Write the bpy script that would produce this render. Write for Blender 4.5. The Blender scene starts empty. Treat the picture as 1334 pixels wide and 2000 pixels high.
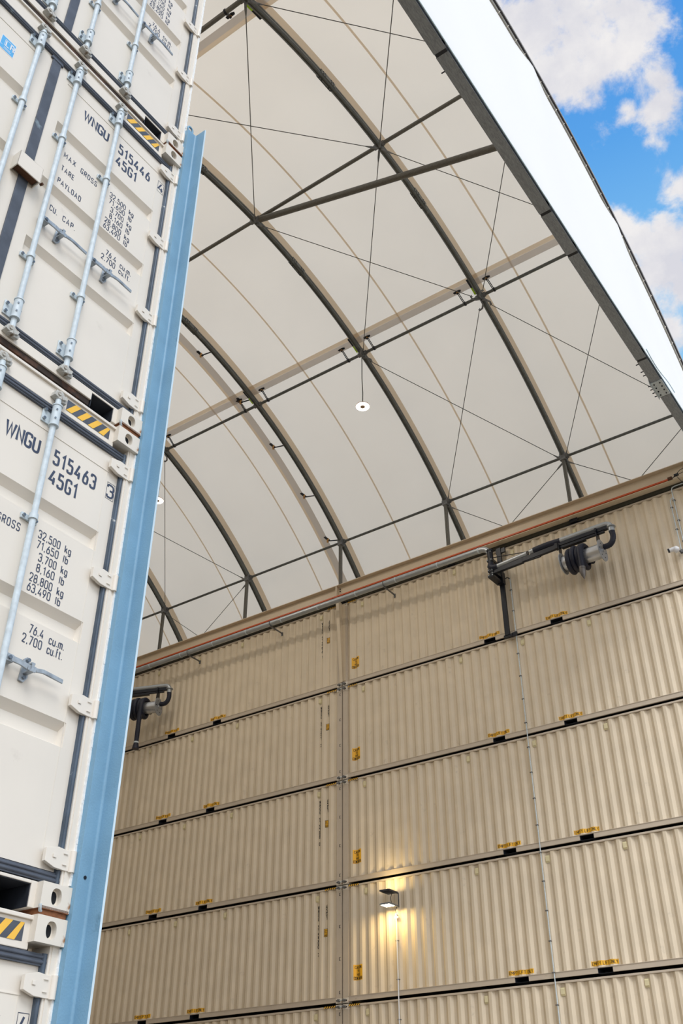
import bpy, bmesh, math, random
from mathutils import Vector, Matrix
random.seed(4)
C = bpy.context.scene.collection
S = bpy.context.scene
T = 14.63            # height of the top container's underside above the ground
TP = 2.926           # height of one tier of the stacks

# ---------------------------------------------------------------- camera
yaw, pit, rol = 0.6152874949554545, 0.6056087377396719, 0.0008171994191947053
F = Vector((-math.sin(yaw)*math.cos(pit), math.cos(yaw)*math.cos(pit), math.sin(pit)))
R_ = Vector((math.cos(yaw), math.sin(yaw), 0)); U_ = R_.cross(F)
R2 = R_*math.cos(rol)+U_*math.sin(rol); U2 = -R_*math.sin(rol)+U_*math.cos(rol)
cam = bpy.data.cameras.new('camera'); co = bpy.data.objects.new('camera', cam); C.objects.link(co)
co.matrix_world = Matrix(((R2.x, U2.x, -F.x, 16.0686), (R2.y, U2.y, -F.y, -22.7804), (R2.z, U2.z, -F.z, T-12.8007), (0, 0, 0, 1)))
cam.sensor_fit = 'HORIZONTAL'; cam.sensor_width = 36; cam.lens = 1925.125/1334*36; cam.clip_end = 500
S.camera = co
S.view_settings.view_transform = 'Standard'; S.view_settings.look = 'None'
S.view_settings.exposure = 0.0; S.view_settings.gamma = 1; S.view_settings.use_curve_mapping = False

# ---------------------------------------------------------------- sky
SKY_STRENGTH = 1.0; HORIZON_BOOST = 1.5
w = bpy.data.worlds.new('sky'); S.world = w; w.use_nodes = True
nt = w.node_tree; nt.nodes.clear(); N = nt.nodes.new; LK = nt.links.new
def mth(op, a, b=None, clamp=False):
    n = N('ShaderNodeMath'); n.operation = op; n.use_clamp = clamp
    for i, v in enumerate((a, b)):
        if v is None: continue
        if isinstance(v, (int, float)): n.inputs[i].default_value = v
        else: LK(v, n.inputs[i])
    return n.outputs[0]
tc = N('ShaderNodeTexCoord'); dirv = tc.outputs['Generated']
def noise(sc, det, rough, vec=dirv, dist=0.0):
    n = N('ShaderNodeTexNoise'); n.inputs['Scale'].default_value = sc; n.inputs['Detail'].default_value = det
    n.inputs['Roughness'].default_value = rough; n.inputs['Distortion'].default_value = dist
    LK(vec, n.inputs['Vector']); return n.outputs['Fac']
# blobs: directions at which cumulus clouds stand, with angular radius
BLOBS = [((1000, 20), .05), ((1060, 60), .066), ((1120, 40), .06), ((1180, 90), .062), ((1090, 130), .05), ((1230, 110), .05), ((1275, 150), .034),
         ((1290, 205), .03), ((1000, 120), .045), ((1190, 20), .05),
         ((1222, 213), .016), ((1334, 372), .024), ((1215, 440), .024), ((1245, 470), .028), ((1300, 460), .026), ((1290, 530), .044), ((1330, 560), .04), ((1240, 540), .026), ((1310, 640), .022), ((1334, 470), .03)]
def pxdir(x, y):
    d = F+R2*((x-667)/1925.125)-U2*((y-1000)/1925.125); return d.normalized()
acc = None
for (px, py), r in BLOBS:
    d = pxdir(px, py)
    sub = N('ShaderNodeVectorMath'); sub.operation = 'DISTANCE'; LK(dirv, sub.inputs[0]); sub.inputs[1].default_value = d
    f = mth('SUBTRACT', 1.0, mth('DIVIDE', sub.outputs['Value'], r))
    acc = f if acc is None else mth('MAXIMUM', acc, f)
acc = mth('MAXIMUM', acc, -1.5)
fine = noise(22, 8, .62, dist=.15)
broad = noise(2.2, 6, .55)
local = mth('ADD', mth('MULTIPLY', acc, .75), mth('MULTIPLY', mth('SUBTRACT', fine, .5), 2.3))
vec = N('ShaderNodeVectorMath'); vec.operation = 'DISTANCE'; LK(dirv, vec.inputs[0]); vec.inputs[1].default_value = pxdir(1180, 300)
near = mth('SUBTRACT', 1.0, mth('MULTIPLY', mth('SUBTRACT', vec.outputs['Value'], .28), 8.0, True), True)     # our patch of sky
near.node.use_clamp = True
far = mth('MULTIPLY', mth('SUBTRACT', mth('ADD', mth('MULTIPLY', broad, .75), mth('MULTIPLY', fine, .25)), .47), 9.0)
cm = N('ShaderNodeMix'); cm.data_type = 'FLOAT'; LK(near, cm.inputs['Factor']); LK(far, cm.inputs['A']); LK(mth('MULTIPLY', local, 1.5), cm.inputs['B'])
cl = N('ShaderNodeMapRange'); cl.interpolation_type = 'SMOOTHSTEP'; LK(cm.outputs[0], cl.inputs['Value']); cl.inputs['From Min'].default_value = -.05; cl.inputs['From Max'].default_value = .85
sep = N('ShaderNodeSeparateXYZ'); LK(dirv, sep.inputs[0])
bl = N('ShaderNodeValToRGB'); LK(sep.outputs['Z'], bl.inputs['Fac'])
cr = bl.color_ramp; cr.elements[0].position = 0.0; cr.elements[0].color = (.84, .83, .80, 1); cr.elements[1].position = .9; cr.elements[1].color = (.05, .25, .74, 1)
e = cr.elements.new(.70); e.color = (.24, .56, .90, 1)
e = cr.elements.new(.35); e.color = (.66, .76, .86, 1)
e = cr.elements.new(.80); e.color = (.105, .37, .82, 1)
cs = N('ShaderNodeValToRGB'); LK(noise(14, 7, .6), cs.inputs['Fac'])
cs.color_ramp.elements[0].position = .36; cs.color_ramp.elements[0].color = (.70, .70, .76, 1)
cs.color_ramp.elements[1].position = .62; cs.color_ramp.elements[1].color = (.88, .86, .86, 1)
mx = N('ShaderNodeMix'); mx.data_type = 'RGBA'; LK(cl.outputs[0], mx.inputs['Factor']); LK(bl.outputs['Color'], mx.inputs['A']); LK(cs.outputs['Color'], mx.inputs['B'])
gd = N('ShaderNodeMix'); gd.data_type = 'RGBA'; LK(mth('LESS_THAN', sep.outputs['Z'], 0.0), gd.inputs['Factor']); LK(mx.outputs['Result'], gd.inputs['A']); gd.inputs['B'].default_value = (.35, .33, .30, 1)
bg = N('ShaderNodeBackground'); LK(gd.outputs['Result'], bg.inputs['Color']); hz = N('ShaderNodeMapRange'); LK(sep.outputs['Z'], hz.inputs['Value'])       # sky strength raised towards the unseen horizon to light faces turned to +X
hz.inputs['From Min'].default_value = .05; hz.inputs['From Max'].default_value = .60; hz.inputs['To Min'].default_value = HORIZON_BOOST; hz.inputs['To Max'].default_value = 0
up = mth('SUBTRACT', 1.0, mth('LESS_THAN', sep.outputs['Z'], 0.0))
LK(mth('ADD', SKY_STRENGTH, mth('MULTIPLY', hz.outputs[0], up)), bg.inputs['Strength'])
wo = N('ShaderNodeOutputWorld'); LK(bg.outputs[0], wo.inputs['Surface'])

# ---------------------------------------------------------------- sun (hazy, through thin cloud)
sl = bpy.data.lights.new('sun', 'SUN'); sl.energy = 2.3; sl.angle = math.radians(28); sl.color = (1.0, .975, .94)
so = bpy.data.objects.new('sun', sl); C.objects.link(so)
sd = Vector((.52, -.38, .77)).normalized(); so.rotation_euler = sd.to_track_quat('Z', 'Y').to_euler(); so.location = (40, -40, 60)

# ---------------------------------------------------------------- materials
MATS = {}
def mat(name, col, rough=.55, metal=0.0, var=.06, sc=3.0, bump=0.0, bsc=60, spec=.4, dirt=None, dsc=2.5, dlo=.62, dhi=.75, emit=None, es=0, stretch=None):
    if name in MATS: return MATS[name]
    m = bpy.data.materials.new(name); m.use_nodes = True; t = m.node_tree; b = t.nodes['Principled BSDF']
    n = t.nodes.new; L = t.links.new
    tc = n('ShaderNodeTexCoord'); mp = n('ShaderNodeMapping'); L(tc.outputs['Object'], mp.inputs['Vector'])
    if stretch: mp.inputs['Scale'].default_value = stretch
    no = n('ShaderNodeTexNoise'); no.inputs['Scale'].default_value = sc; no.inputs['Detail'].default_value = 6; L(mp.outputs[0], no.inputs['Vector'])
    rp = n('ShaderNodeValToRGB'); L(no.outputs['Fac'], rp.inputs['Fac'])
    rp.color_ramp.elements[0].position = .3; rp.color_ramp.elements[1].position = .7
    rp.color_ramp.elements[0].color = tuple(max(0, c*(1-var)) for c in col)+(1,)
    rp.color_ramp.elements[1].color = tuple(min(1, c*(1+var)) for c in col)+(1,)
    out = rp.outputs['Color']
    if dirt:
        n2 = n('ShaderNodeTexNoise'); n2.inputs['Scale'].default_value = dsc; n2.inputs['Detail'].default_value = 9; n2.inputs['Roughness'].default_value = .65; L(mp.outputs[0], n2.inputs['Vector'])
        mr = n('ShaderNodeMapRange'); L(n2.outputs['Fac'], mr.inputs['Value']); mr.inputs['From Min'].default_value = dlo; mr.inputs['From Max'].default_value = dhi
        mi = n('ShaderNodeMix'); mi.data_type = 'RGBA'; L(mr.outputs[0], mi.inputs['Factor']); L(out, mi.inputs['A']); mi.inputs['B'].default_value = tuple(dirt)+(1,)
        out = mi.outputs['Result']
    L(out, b.inputs['Base Color'])
    b.inputs['Roughness'].default_value = rough; b.inputs['Metallic'].default_value = metal; b.inputs['Specular IOR Level'].default_value = spec
    if bump:
        nb = n('ShaderNodeTexNoise'); nb.inputs['Scale'].default_value = bsc; nb.inputs['Detail'].default_value = 3; L(tc.outputs['Object'], nb.inputs['Vector'])
        bp = n('ShaderNodeBump'); bp.inputs['Strength'].default_value = bump; bp.inputs['Distance'].default_value = .01; L(nb.outputs['Fac'], bp.inputs['Height']); L(bp.outputs[0], b.inputs['Normal'])
    if emit: b.inputs['Emission Color'].default_value = tuple(emit)+(1,); b.inputs['Emission Strength'].default_value = es
    MATS[name] = m; return m
CREAM = mat('cream_paint', (.75, .70, .625), .45, var=.03, sc=2, dirt=(.55, .50, .44), dsc=3, dlo=.66, dhi=.85)
CAST = mat('cream_casting_paint', (.74, .69, .61), .5, var=.04, sc=6, dirt=(.36, .17, .07), dsc=9, dlo=.60, dhi=.70)
TAN = mat('shaded_cream_paint', (.71, .615, .475), .5, var=.05, sc=1.6, dirt=(.40, .34, .27), dsc=2.2, dlo=.62, dhi=.85)  # the doors' cream paint, toned tan for the dim warm light inside
TANF = mat('shaded_cream_frame', (.57, .495, .405), .5, var=.04, sc=3, dirt=(.3, .22, .15), dsc=4, dlo=.66, dhi=.8)  # frame tone of that paint, likewise toned for the indoor light
BEAM = mat('beige_beam_paint', (.68, .58, .44), .42, var=.03, sc=3)
RUST = mat('rusty_steel', (.10, .045, .022), .85, var=.5, sc=14, bump=.4)
DARK = mat('dark_void', (.010, .012, .016), .9, var=.2)
SEAL = mat('slate_rubber_gasket', (.075, .088, .115), .55, var=.2, sc=9, dirt=(.25, .33, .38), dsc=5, dlo=.64, dhi=.75)
SEALR = mat('worn_blue_rubber_gasket', (.065, .09, .125), .5, var=.3, sc=7, dirt=(.5, .52, .52), dsc=7, dlo=.66, dhi=.72)
GALV = mat('galvanised_steel', (.56, .64, .69), .5, .0, var=.12, sc=25, dirt=(.45, .42, .38), dsc=12, dlo=.62, dhi=.8)
GALD = mat('dull_galvanised_beam', (.17, .175, .18), .55, .45, var=.25, sc=14, dirt=(.30, .30, .30), dsc=9, dlo=.55, dhi=.75)
RIB = mat('dark_steel_rib', (.115, .122, .118), .42, .4, var=.15, sc=8, dirt=(.25, .255, .25), dsc=6, dlo=.62, dhi=.8)
STRUT = mat('grey_brown_steel_tube', (.14, .135, .12), .5, .4, var=.2, sc=10, stretch=(1, 6, 6))
CABLE = mat('wire_rope', (.11, .11, .10), .6, .3, var=.1)
BLUE = mat('blue_paint', (.19, .36, .51), .5, var=.07, sc=5, bump=.15, bsc=90, dirt=(.12, .24, .34), dsc=3, dlo=.64, dhi=.72)
BLUEE = mat('pale_blue_edge', (.55, .70, .80), .4, var=.05)
SEALANT = mat('white_sealant', (.83, .84, .83), .7, var=.05, sc=20, bump=.35, bsc=50)
BLACK = mat('black_steel', (.011, .014, .022), .38, .2, var=.2, sc=8)
RUBBER = mat('black_hose', (.009, .012, .028), .5, var=.2, sc=10)
DRUM = mat('drum_steel', (.55, .57, .60), .28, .75, var=.12, sc=5)
DISC = mat('disc_steel', (.36, .39, .44), .4, .5, var=.08, sc=5)
DUCT = mat('spiral_duct_steel', (.40, .43, .46), .38, .6, var=.08, sc=6)
YEL = mat('yellow_vinyl', (.86, .47, .03), .4, var=.05)
YELS = mat('yellow_stripe', (.90, .52, .06), .4, var=.04)
INK = mat('black_ink', (.012, .012, .016), .5, var=.1)
INKB = mat('blue_black_lettering', (.045, .062, .11), .5, var=.1)
VENT = mat('pale_yellow_vent', (.72, .65, .42), .45, var=.05)
ORANGE = mat('orange_cover', (.56, .09, .02), .4, var=.06)
WHITE = mat('white_plastic', (.78, .80, .84), .4, var=.03)
LIME = mat('lime_tag', (.42, .72, .02), .5, var=.04)
BRASS = mat('brass_bolt', (.50, .28, .10), .4, .6, var=.1)
LRB = mat('sticker_blue', (.10, .42, .78), .5, var=.03)
OLIVE = mat('olive_black_gap_shade', (.045, .042, .03), .7, var=.2)
SLEEVE = mat('dark_pocket_sleeve', (.02, .024, .034), .6, var=.3, sc=10)
GROUND = mat('grey_concrete', (.20, .155, .105), .85, var=.15, sc=.6, bump=.2, bsc=20)
LEDW = mat('led_white', (1, 1, 1), .5, emit=(1, .95, .88), es=5)
LEDY = mat('led_warm', (1, 1, 1), .5, emit=(1, .86, .60), es=14)
HUB = mat('warm_hub', (.42, .29, .2), .5)
def fabric(name, dcol, tcol, fac, seam=None, var=.03):
    m = bpy.data.materials.new(name); m.use_nodes = True; t = m.node_tree; t.nodes.clear(); n = t.nodes.new; L = t.links.new
    tc = n('ShaderNodeTexCoord'); no = n('ShaderNodeTexNoise'); no.inputs['Scale'].default_value = .5; no.inputs['Detail'].default_value = 5; L(tc.outputs['Object'], no.inputs['Vector'])
    rp = n('ShaderNodeValToRGB'); L(no.outputs['Fac'], rp.inputs['Fac']); rp.color_ramp.elements[0].position = .3; rp.color_ramp.elements[1].position = .7
    rp.color_ramp.elements[0].color = tuple(c*(1-var) for c in tcol)+(1,); rp.color_ramp.elements[1].color = tuple(min(1, c*(1+var)) for c in tcol)+(1,)
    d = n('ShaderNodeBsdfDiffuse'); d.inputs['Color'].default_value = tuple(dcol)+(1,)
    tr = n('ShaderNodeBsdfTranslucent'); L(rp.outputs['Color'], tr.inputs['Color'])
    mi = n('ShaderNodeMixShader'); mi.inputs[0].default_value = fac; L(d.outputs[0], mi.inputs[1]); L(tr.outputs[0], mi.inputs[2])
    o = n('ShaderNodeOutputMaterial'); L(mi.outputs[0], o.inputs['Surface']); return m
MEMB = fabric('roof_fabric', (.74, .66, .55), (.80, .70, .565), .55)
MEMBD = fabric('band_fabric', (.76, .68, .57), (.84, .71, .56), .53)
MEMBG = fabric('grey_fabric_pocket', (.66, .63, .61), (.70, .65, .61), .47)
GABLE = fabric('gable_fabric', (.95, .965, .975), (.9, .93, .97), .12, var=.01)

# ---------------------------------------------------------------- mesh helpers
class MB:
    def __init__(s): s.v = []; s.f = []; s.mi = []; s.sm = []
    def add(s, vs, fs, mi=0, sm=False):
        o = len(s.v); s.v += [tuple(v) for v in vs]; s.f += [tuple(i+o for i in f) for f in fs]; s.mi += [mi]*len(fs); s.sm += [sm]*len(fs); return s
    def box(s, x0, x1, y0, y1, z0, z1, mi=0):
        return s.add([(x0, y0, z0), (x1, y0, z0), (x1, y1, z0), (x0, y1, z0), (x0, y0, z1), (x1, y0, z1), (x1, y1, z1), (x0, y1, z1)],
                     [(0, 3, 2, 1), (4, 5, 6, 7), (0, 1, 5, 4), (1, 2, 6, 5), (2, 3, 7, 6), (3, 0, 4, 7)], mi)
    def tube(s, pts, r, n=10, mi=0, closed=False, cap=True):
        pts = [Vector(p) for p in pts]; rs = r if isinstance(r, (list, tuple)) else [r]*len(pts)
        m = len(pts); rings = []; up = None
        for i, p in enumerate(pts):
            if closed: d = (pts[(i+1) % m]-pts[i-1])
            else: d = (pts[min(i+1, m-1)]-pts[max(i-1, 0)])
            d.normalize()
            if up is None:
                up = Vector((0, 0, 1)) if abs(d.z) < .9 else Vector((1, 0, 0))
            a = d.cross(up).normalized(); b = a.cross(d).normalized(); up = b
            rings.append([p+(a*math.cos(q)+b*math.sin(q))*rs[i] for q in [2*math.pi*k/n for k in range(n)]])
        vs = [v for g in rings for v in g]; fs = []
        for i in range(m if closed else m-1):
            j = (i+1) % m
            for k in range(n): fs.append((i*n+k, i*n+(k+1) % n, j*n+(k+1) % n, j*n+k))
        s.add(vs, fs, mi, True)
        if cap and not closed:
            s.add(rings[0], [tuple(range(n))[::-1]], mi); s.add(rings[-1], [tuple(range(n))], mi)
        return s
    def prism(s, poly, axis, a, b, mi=0):       # polygon in the other two axes, extruded along axis
        n = len(poly)
        def P(u, v, t): return {0: (t, u, v), 1: (u, t, v), 2: (u, v, t)}[axis]
        vs = [P(u, v, a) for u, v in poly]+[P(u, v, b) for u, v in poly]
        fs = [tuple(range(n)), tuple(range(2*n-1, n-1, -1))]+[(i, i+n, (i+1) % n+n, (i+1) % n) for i in range(n)]
        return s.add(vs, fs, mi)
    def beam(s, p, q, wd, ht, mi=0):
        p, q = Vector(p), Vector(q); d = (q-p).normalized(); up = Vector((0, 0, 1)) if abs(d.z) < .95 else Vector((0, 1, 0))
        a = d.cross(up).normalized(); b = a.cross(d)
        vs = [o+a*i*wd/2+b*j*ht/2 for o in (p, q) for i, j in ((-1, -1), (1, -1), (1, 1), (-1, 1))]
        return s.add(vs, [(0, 1, 2, 3), (7, 6, 5, 4), (0, 4, 5, 1), (1, 5, 6, 2), (2, 6, 7, 3), (3, 7, 4, 0)], mi)
    def mesh(s, name, mats, bevel=0):
        me = bpy.data.meshes.new(name); me.from_pydata(s.v, [], s.f)
        for m in (mats if isinstance(mats, (list, tuple)) else [mats]): me.materials.append(m)
        me.polygons.foreach_set('material_index', s.mi); me.polygons.foreach_set('use_smooth', s.sm)
        bm = bmesh.new(); bm.from_mesh(me); bmesh.ops.recalc_face_normals(bm, faces=bm.faces)
        if bevel:
            es = [e for e in bm.edges if len(e.link_faces) == 2 and e.calc_face_angle(0) > .7]
            bmesh.ops.bevel(bm, geom=es, offset=bevel, segments=2, affect='EDGES', profile=.6, clamp_overlap=True)
        bm.to_mesh(me); bm.free(); me.update(); return me
def link(name, me, parent=None, loc=(0, 0, 0), rot=(0, 0, 0)):
    o = bpy.data.objects.new(name, me); C.objects.link(o); o.location = loc; o.rotation_euler = rot
    if parent: o.parent = parent
    return o
CACHE = {}
def part(name, key, fn, mats, parent, loc=(0, 0, 0), rot=(0, 0, 0), bevel=0, label=None):
    if key is None or key not in CACHE:
        mb = MB(); fn(mb); me = mb.mesh(name, mats, bevel)
        if key is not None: CACHE[key] = me
    else: me = CACHE[key]
    o = link(name, me, parent, loc, rot)
    if label: o['label'] = label
    return o
def thing(name, label, cat, loc=(0, 0, 0), group=None, me=None, rot=(0, 0, 0)):
    o = link(name, me, None, loc, rot); o['label'] = label; o['category'] = cat
    if group: o['group'] = group
    return o
def tag(o, label, cat, group=None):
    o['label'] = label; o['category'] = cat
    if group: o['group'] = group
    return o
def struct(o): o['kind'] = 'structure'; return o

# ---------------------------------------------------------------- lettering: a rounded stroke alphabet
G = {'0': (.5, [([(0, 0), (1, 0), (1, 1), (0, 1)], 1)]),
 '1': (.3, [([(.0, .78), (.75, 1), (.75, 0)], 2)]),
 '2': (.5, [([(0, .75), (0, 1), (1, 1), (1, .6), (0, 0)], 0), ([(0, 0), (1, 0)], 2)]),
 '3': (.5, [([(0, .8), (0, 1), (1, 1), (1, .54), (.4, .54)], 0), ([(.4, .54), (1, .54), (1, 0), (0, 0), (0, .2)], 0)]),
 '4': (.55, [([(.62, 1), (0, .25), (1, .25)], 2), ([(.76, .5), (.76, 0)], 2)]),
 '5': (.5, [([(.95, 1), (.08, 1), (.05, .55)], 2), ([(.05, .6), (1, .62), (1, 0), (0, 0), (0, .18)], 0)]),
 '6': (.5, [([(.75, 1), (.1, .5), (0, 0), (1, 0), (1, .58), (.1, .58)], 0)]),
 '7': (.5, [([(0, 1), (1, 1), (.3, 0)], 2)]),
 '8': (.5, [([(.06, .54), (.94, .54), (.94, 1), (.06, 1)], 1), ([(0, 0), (1, 0), (1, .54), (0, .54)], 1)]),
 '9': (.5, [([(.25, 0), (.9, .5), (1, 1), (0, 1), (0, .42), (.9, .42)], 0)]),
 'W': (.78, [([(0, 1), (.25, 0), (.5, .9), (.75, 0), (1, 1)], 2)]), 'N': (.5, [([(0, 0), (0, 1), (1, 0), (1, 1)], 2)]),
 'G': (.5, [([(1, .78), (1, 1), (0, 1), (0, 0), (1, 0), (1, .46), (.55, .46)], 0)]), 'U': (.5, [([(0, 1), (0, 0), (1, 0), (1, 1)], 0)]),
 'M': (.65, [([(0, 0), (0, 1), (.5, .35), (1, 1), (1, 0)], 2)]), 'A': (.6, [([(0, 0), (.5, 1), (1, 0)], 2), ([(.18, .3), (.82, .3)], 2)]),
 'X': (.55, [([(0, 0), (1, 1)], 2), ([(0, 1), (1, 0)], 2)]), 'R': (.5, [([(0, 0), (0, 1)], 2), ([(0, 1), (1, 1), (1, .5), (0, .5)], 0), ([(.5, .5), (1, 0)], 2)]),
 'O': (.52, [([(0, 0), (1, 0), (1, 1), (0, 1)], 1)]), 'S': (.5, [([(1, .8), (1, 1), (0, 1), (0, .52), (1, .48), (1, 0), (0, 0), (0, .2)], 0)]),
 'T': (.5, [([(0, 1), (1, 1)], 2), ([(.5, 1), (.5, 0)], 2)]), 'E': (.45, [([(1, 1), (0, 1), (0, 0), (1, 0)], 2), ([(0, .52), (.85, .52)], 2)]),
 'P': (.5, [([(0, 0), (0, 1)], 2), ([(0, 1), (1, 1), (1, .48), (0, .48)], 0)]), 'Y': (.5, [([(0, 1), (.5, .45), (1, 1)], 2), ([(.5, .45), (.5, 0)], 2)]),
 'L': (.42, [([(0, 1), (0, 0), (1, 0)], 2)]), 'D': (.52, [([(0, 0), (0, 1)], 2), ([(0, 1), (1, 1), (1, 0), (0, 0)], 0)]),
 'C': (.5, [([(1, .78), (1, 1), (0, 1), (0, 0), (1, 0), (1, .22)], 0)]), 'I': (.12, [([(.5, 0), (.5, 1)], 2)]), 'F': (.45, [([(1, 1), (0, 1), (0, 0)], 2), ([(0, .52), (.85, .52)], 2)]),
 'H': (.5, [([(0, 0), (0, 1)], 2), ([(1, 0), (1, 1)], 2), ([(0, .5), (1, .5)], 2)]),
 'k': (.42, [([(0, 0), (0, 1)], 2), ([(.9, .68), (0, .26)], 2), ([(.3, .4), (1, 0)], 2)]),
 'g': (.45, [([(0, 0), (1, 0), (1, .66), (0, .66)], 1), ([(1, .66), (1, -.25), (0, -.25)], 0)]),
 'l': (.12, [([(.5, 0), (.5, 1)], 2)]), 'b': (.45, [([(0, 1), (0, 0)], 2), ([(0, 0), (1, 0), (1, .66), (0, .66)], 1)]),
 'c': (.42, [([(1, .5), (1, .66), (0, .66), (0, 0), (1, 0), (1, .16)], 0)]), 'u': (.45, [([(0, .66), (0, 0), (1, 0)], 0), ([(1, .66), (1, 0)], 2)]),
 'm': (.7, [([(0, 0), (0, .66), (.5, .66), (.5, 0)], 0), ([(.5, .5), (.5, .66), (1, .66), (1, 0)], 0)]),
 'f': (.3, [([(1, 1), (.3, 1), (.3, 0)], 0), ([(0, .66), (1, .66)], 2)]), 't': (.3, [([(.4, .9), (.4, 0), (1, 0)], 0), ([(0, .66), (1, .66)], 2)]),
 '.': (.1, [([(.5, 0), (.5, .10)], 2)]), ',': (.1, [([(.6, .08), (.3, -.12)], 2)]), '-': (.3, [([(0, .5), (1, .5)], 2)])}
def smoothpoly(pts, closed, rad):
    out = []; n = len(pts)
    for i, p in enumerate(pts):
        if not closed and i in (0, n-1): out.append(p); continue
        a = pts[i-1]; b = pts[(i+1) % n]
        da = math.dist(p, a); db = math.dist(p, b); r = min(rad, da*.5, db*.5)
        pa = (p[0]+(a[0]-p[0])/da*r, p[1]+(a[1]-p[1])/da*r); pb = (p[0]+(b[0]-p[0])/db*r, p[1]+(b[1]-p[1])/db*r)
        for k in range(5):
            t = k/4; out.append(((1-t)**2*pa[0]+2*t*(1-t)*p[0]+t*t*pb[0], (1-t)**2*pa[1]+2*t*(1-t)*p[1]+t*t*pb[1]))
    return out
def glyph_width(ch, h, sx): return (.3 if ch == ' ' else G[ch][0])*h*sx
def text(mb, s, x, y, h, place, wt=.13, sx=1.0, gap=.2, vertical=False, pitch=None, width=None, mi=0, maxseg=None):
    if width:           # fit the line to a width
        tot = sum(glyph_width(c, h, 1)+gap*h for c in s)-gap*h; sx = width/tot; gapw = gap*sx*h
    else: gapw = gap*h*sx
    cx = x; cy = y
    for ch in s:
        wd = glyph_width(ch, h, sx)
        if ch != ' ':
            for pi_, (pts, mode) in enumerate(G[ch][1]):
                ox = cx if not vertical else x-wd/2
                q = [(ox+p[0]*wd, cy+p[1]*h) for p in pts]
                if mode != 2: q = smoothpoly(q, mode == 1, min(wd*.5, h*.25))
                q = [q[0]]+[q[i] for i in range(1, len(q)) if math.dist(q[i], q[i-1]) > 1e-5]
                if mode == 1 and math.dist(q[0], q[-1]) < 1e-5: q.pop()
                if maxseg:
                    r = []; m = len(q)
                    for i in range(m if mode == 1 else m-1):
                        a, b = q[i], q[(i+1) % m]; k = max(1, math.ceil(math.dist(a, b)/maxseg))
                        r += [(a[0]+(b[0]-a[0])*j/k, a[1]+(b[1]-a[1])*j/k) for j in range(k)]
                    if mode != 1: r.append(q[-1])
                    q = r
                m = len(q); hw = wt*h/2; L = []
                for i in range(m):
                    if mode == 1: a, b = q[i-1], q[(i+1) % m]
                    else: a, b = q[max(i-1, 0)], q[min(i+1, m-1)]
                    p = q[i]
                    def un(u, v):
                        d = math.dist(u, v) or 1e-9; return ((v[0]-u[0])/d, (v[1]-u[1])/d)
                    d1 = un(a, p) if a != p else un(p, b); d2 = un(p, b) if b != p else d1
                    nx, ny = -(d1[1]+d2[1]), (d1[0]+d2[0]); ln = math.hypot(nx, ny) or 1e-9; nx /= ln; ny /= ln
                    cosv = max(.45, nx*-d1[1]+ny*d1[0]); k = hw/cosv
                    ex = 0
                    L.append(((p[0]+nx*k, p[1]+ny*k), (p[0]-nx*k, p[1]-ny*k)))
                vs = [place(u[0], u[1], .0005*pi_+.0004*i/m) for i, pr in enumerate(L) for u in pr]
                fs = [(2*i, 2*i+1, 2*((i+1) % m)+1, 2*((i+1) % m)) for i in range(m if mode == 1 else m-1)]
                mb.add(vs, fs, mi)
        if vertical: cy -= pitch
        else: cx += wd+gapw
    return mb

# ================================================================ GROUND
g = MB(); g.box(-60, 60, -60, 40, -.3, 0)
struct(link('ground', g.mesh('ground', GROUND)))
g = MB(); g.box(-12.85, 12.15, -19.48, .0, .0, .012)  # unseen pale slab added to bounce light up inside the shelter
struct(link('floor', g.mesh('floor', mat('pale_bounce_floor', (.50, .45, .38), .8, var=.08, sc=.7))))

g = MB(); g.box(-13.0, -12.9, -21.9, 2.4, 0, T+9.2)  # unseen end wall added to keep sky light out of this end
struct(link('wall_rear_unseen', g.mesh('wall_rear_unseen', mat('rear_light_stop', (.58, .52, .43), .7))))
g = MB(); g.box(-12.8, -.12, -21.9, -19.5, 0, T+2.9)  # unseen block added to stop light entering beside the near stack
struct(link('wall_near_unseen', g.mesh('wall_near_unseen', mat('near_light_stop', (.52, .46, .37), .6))))
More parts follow.
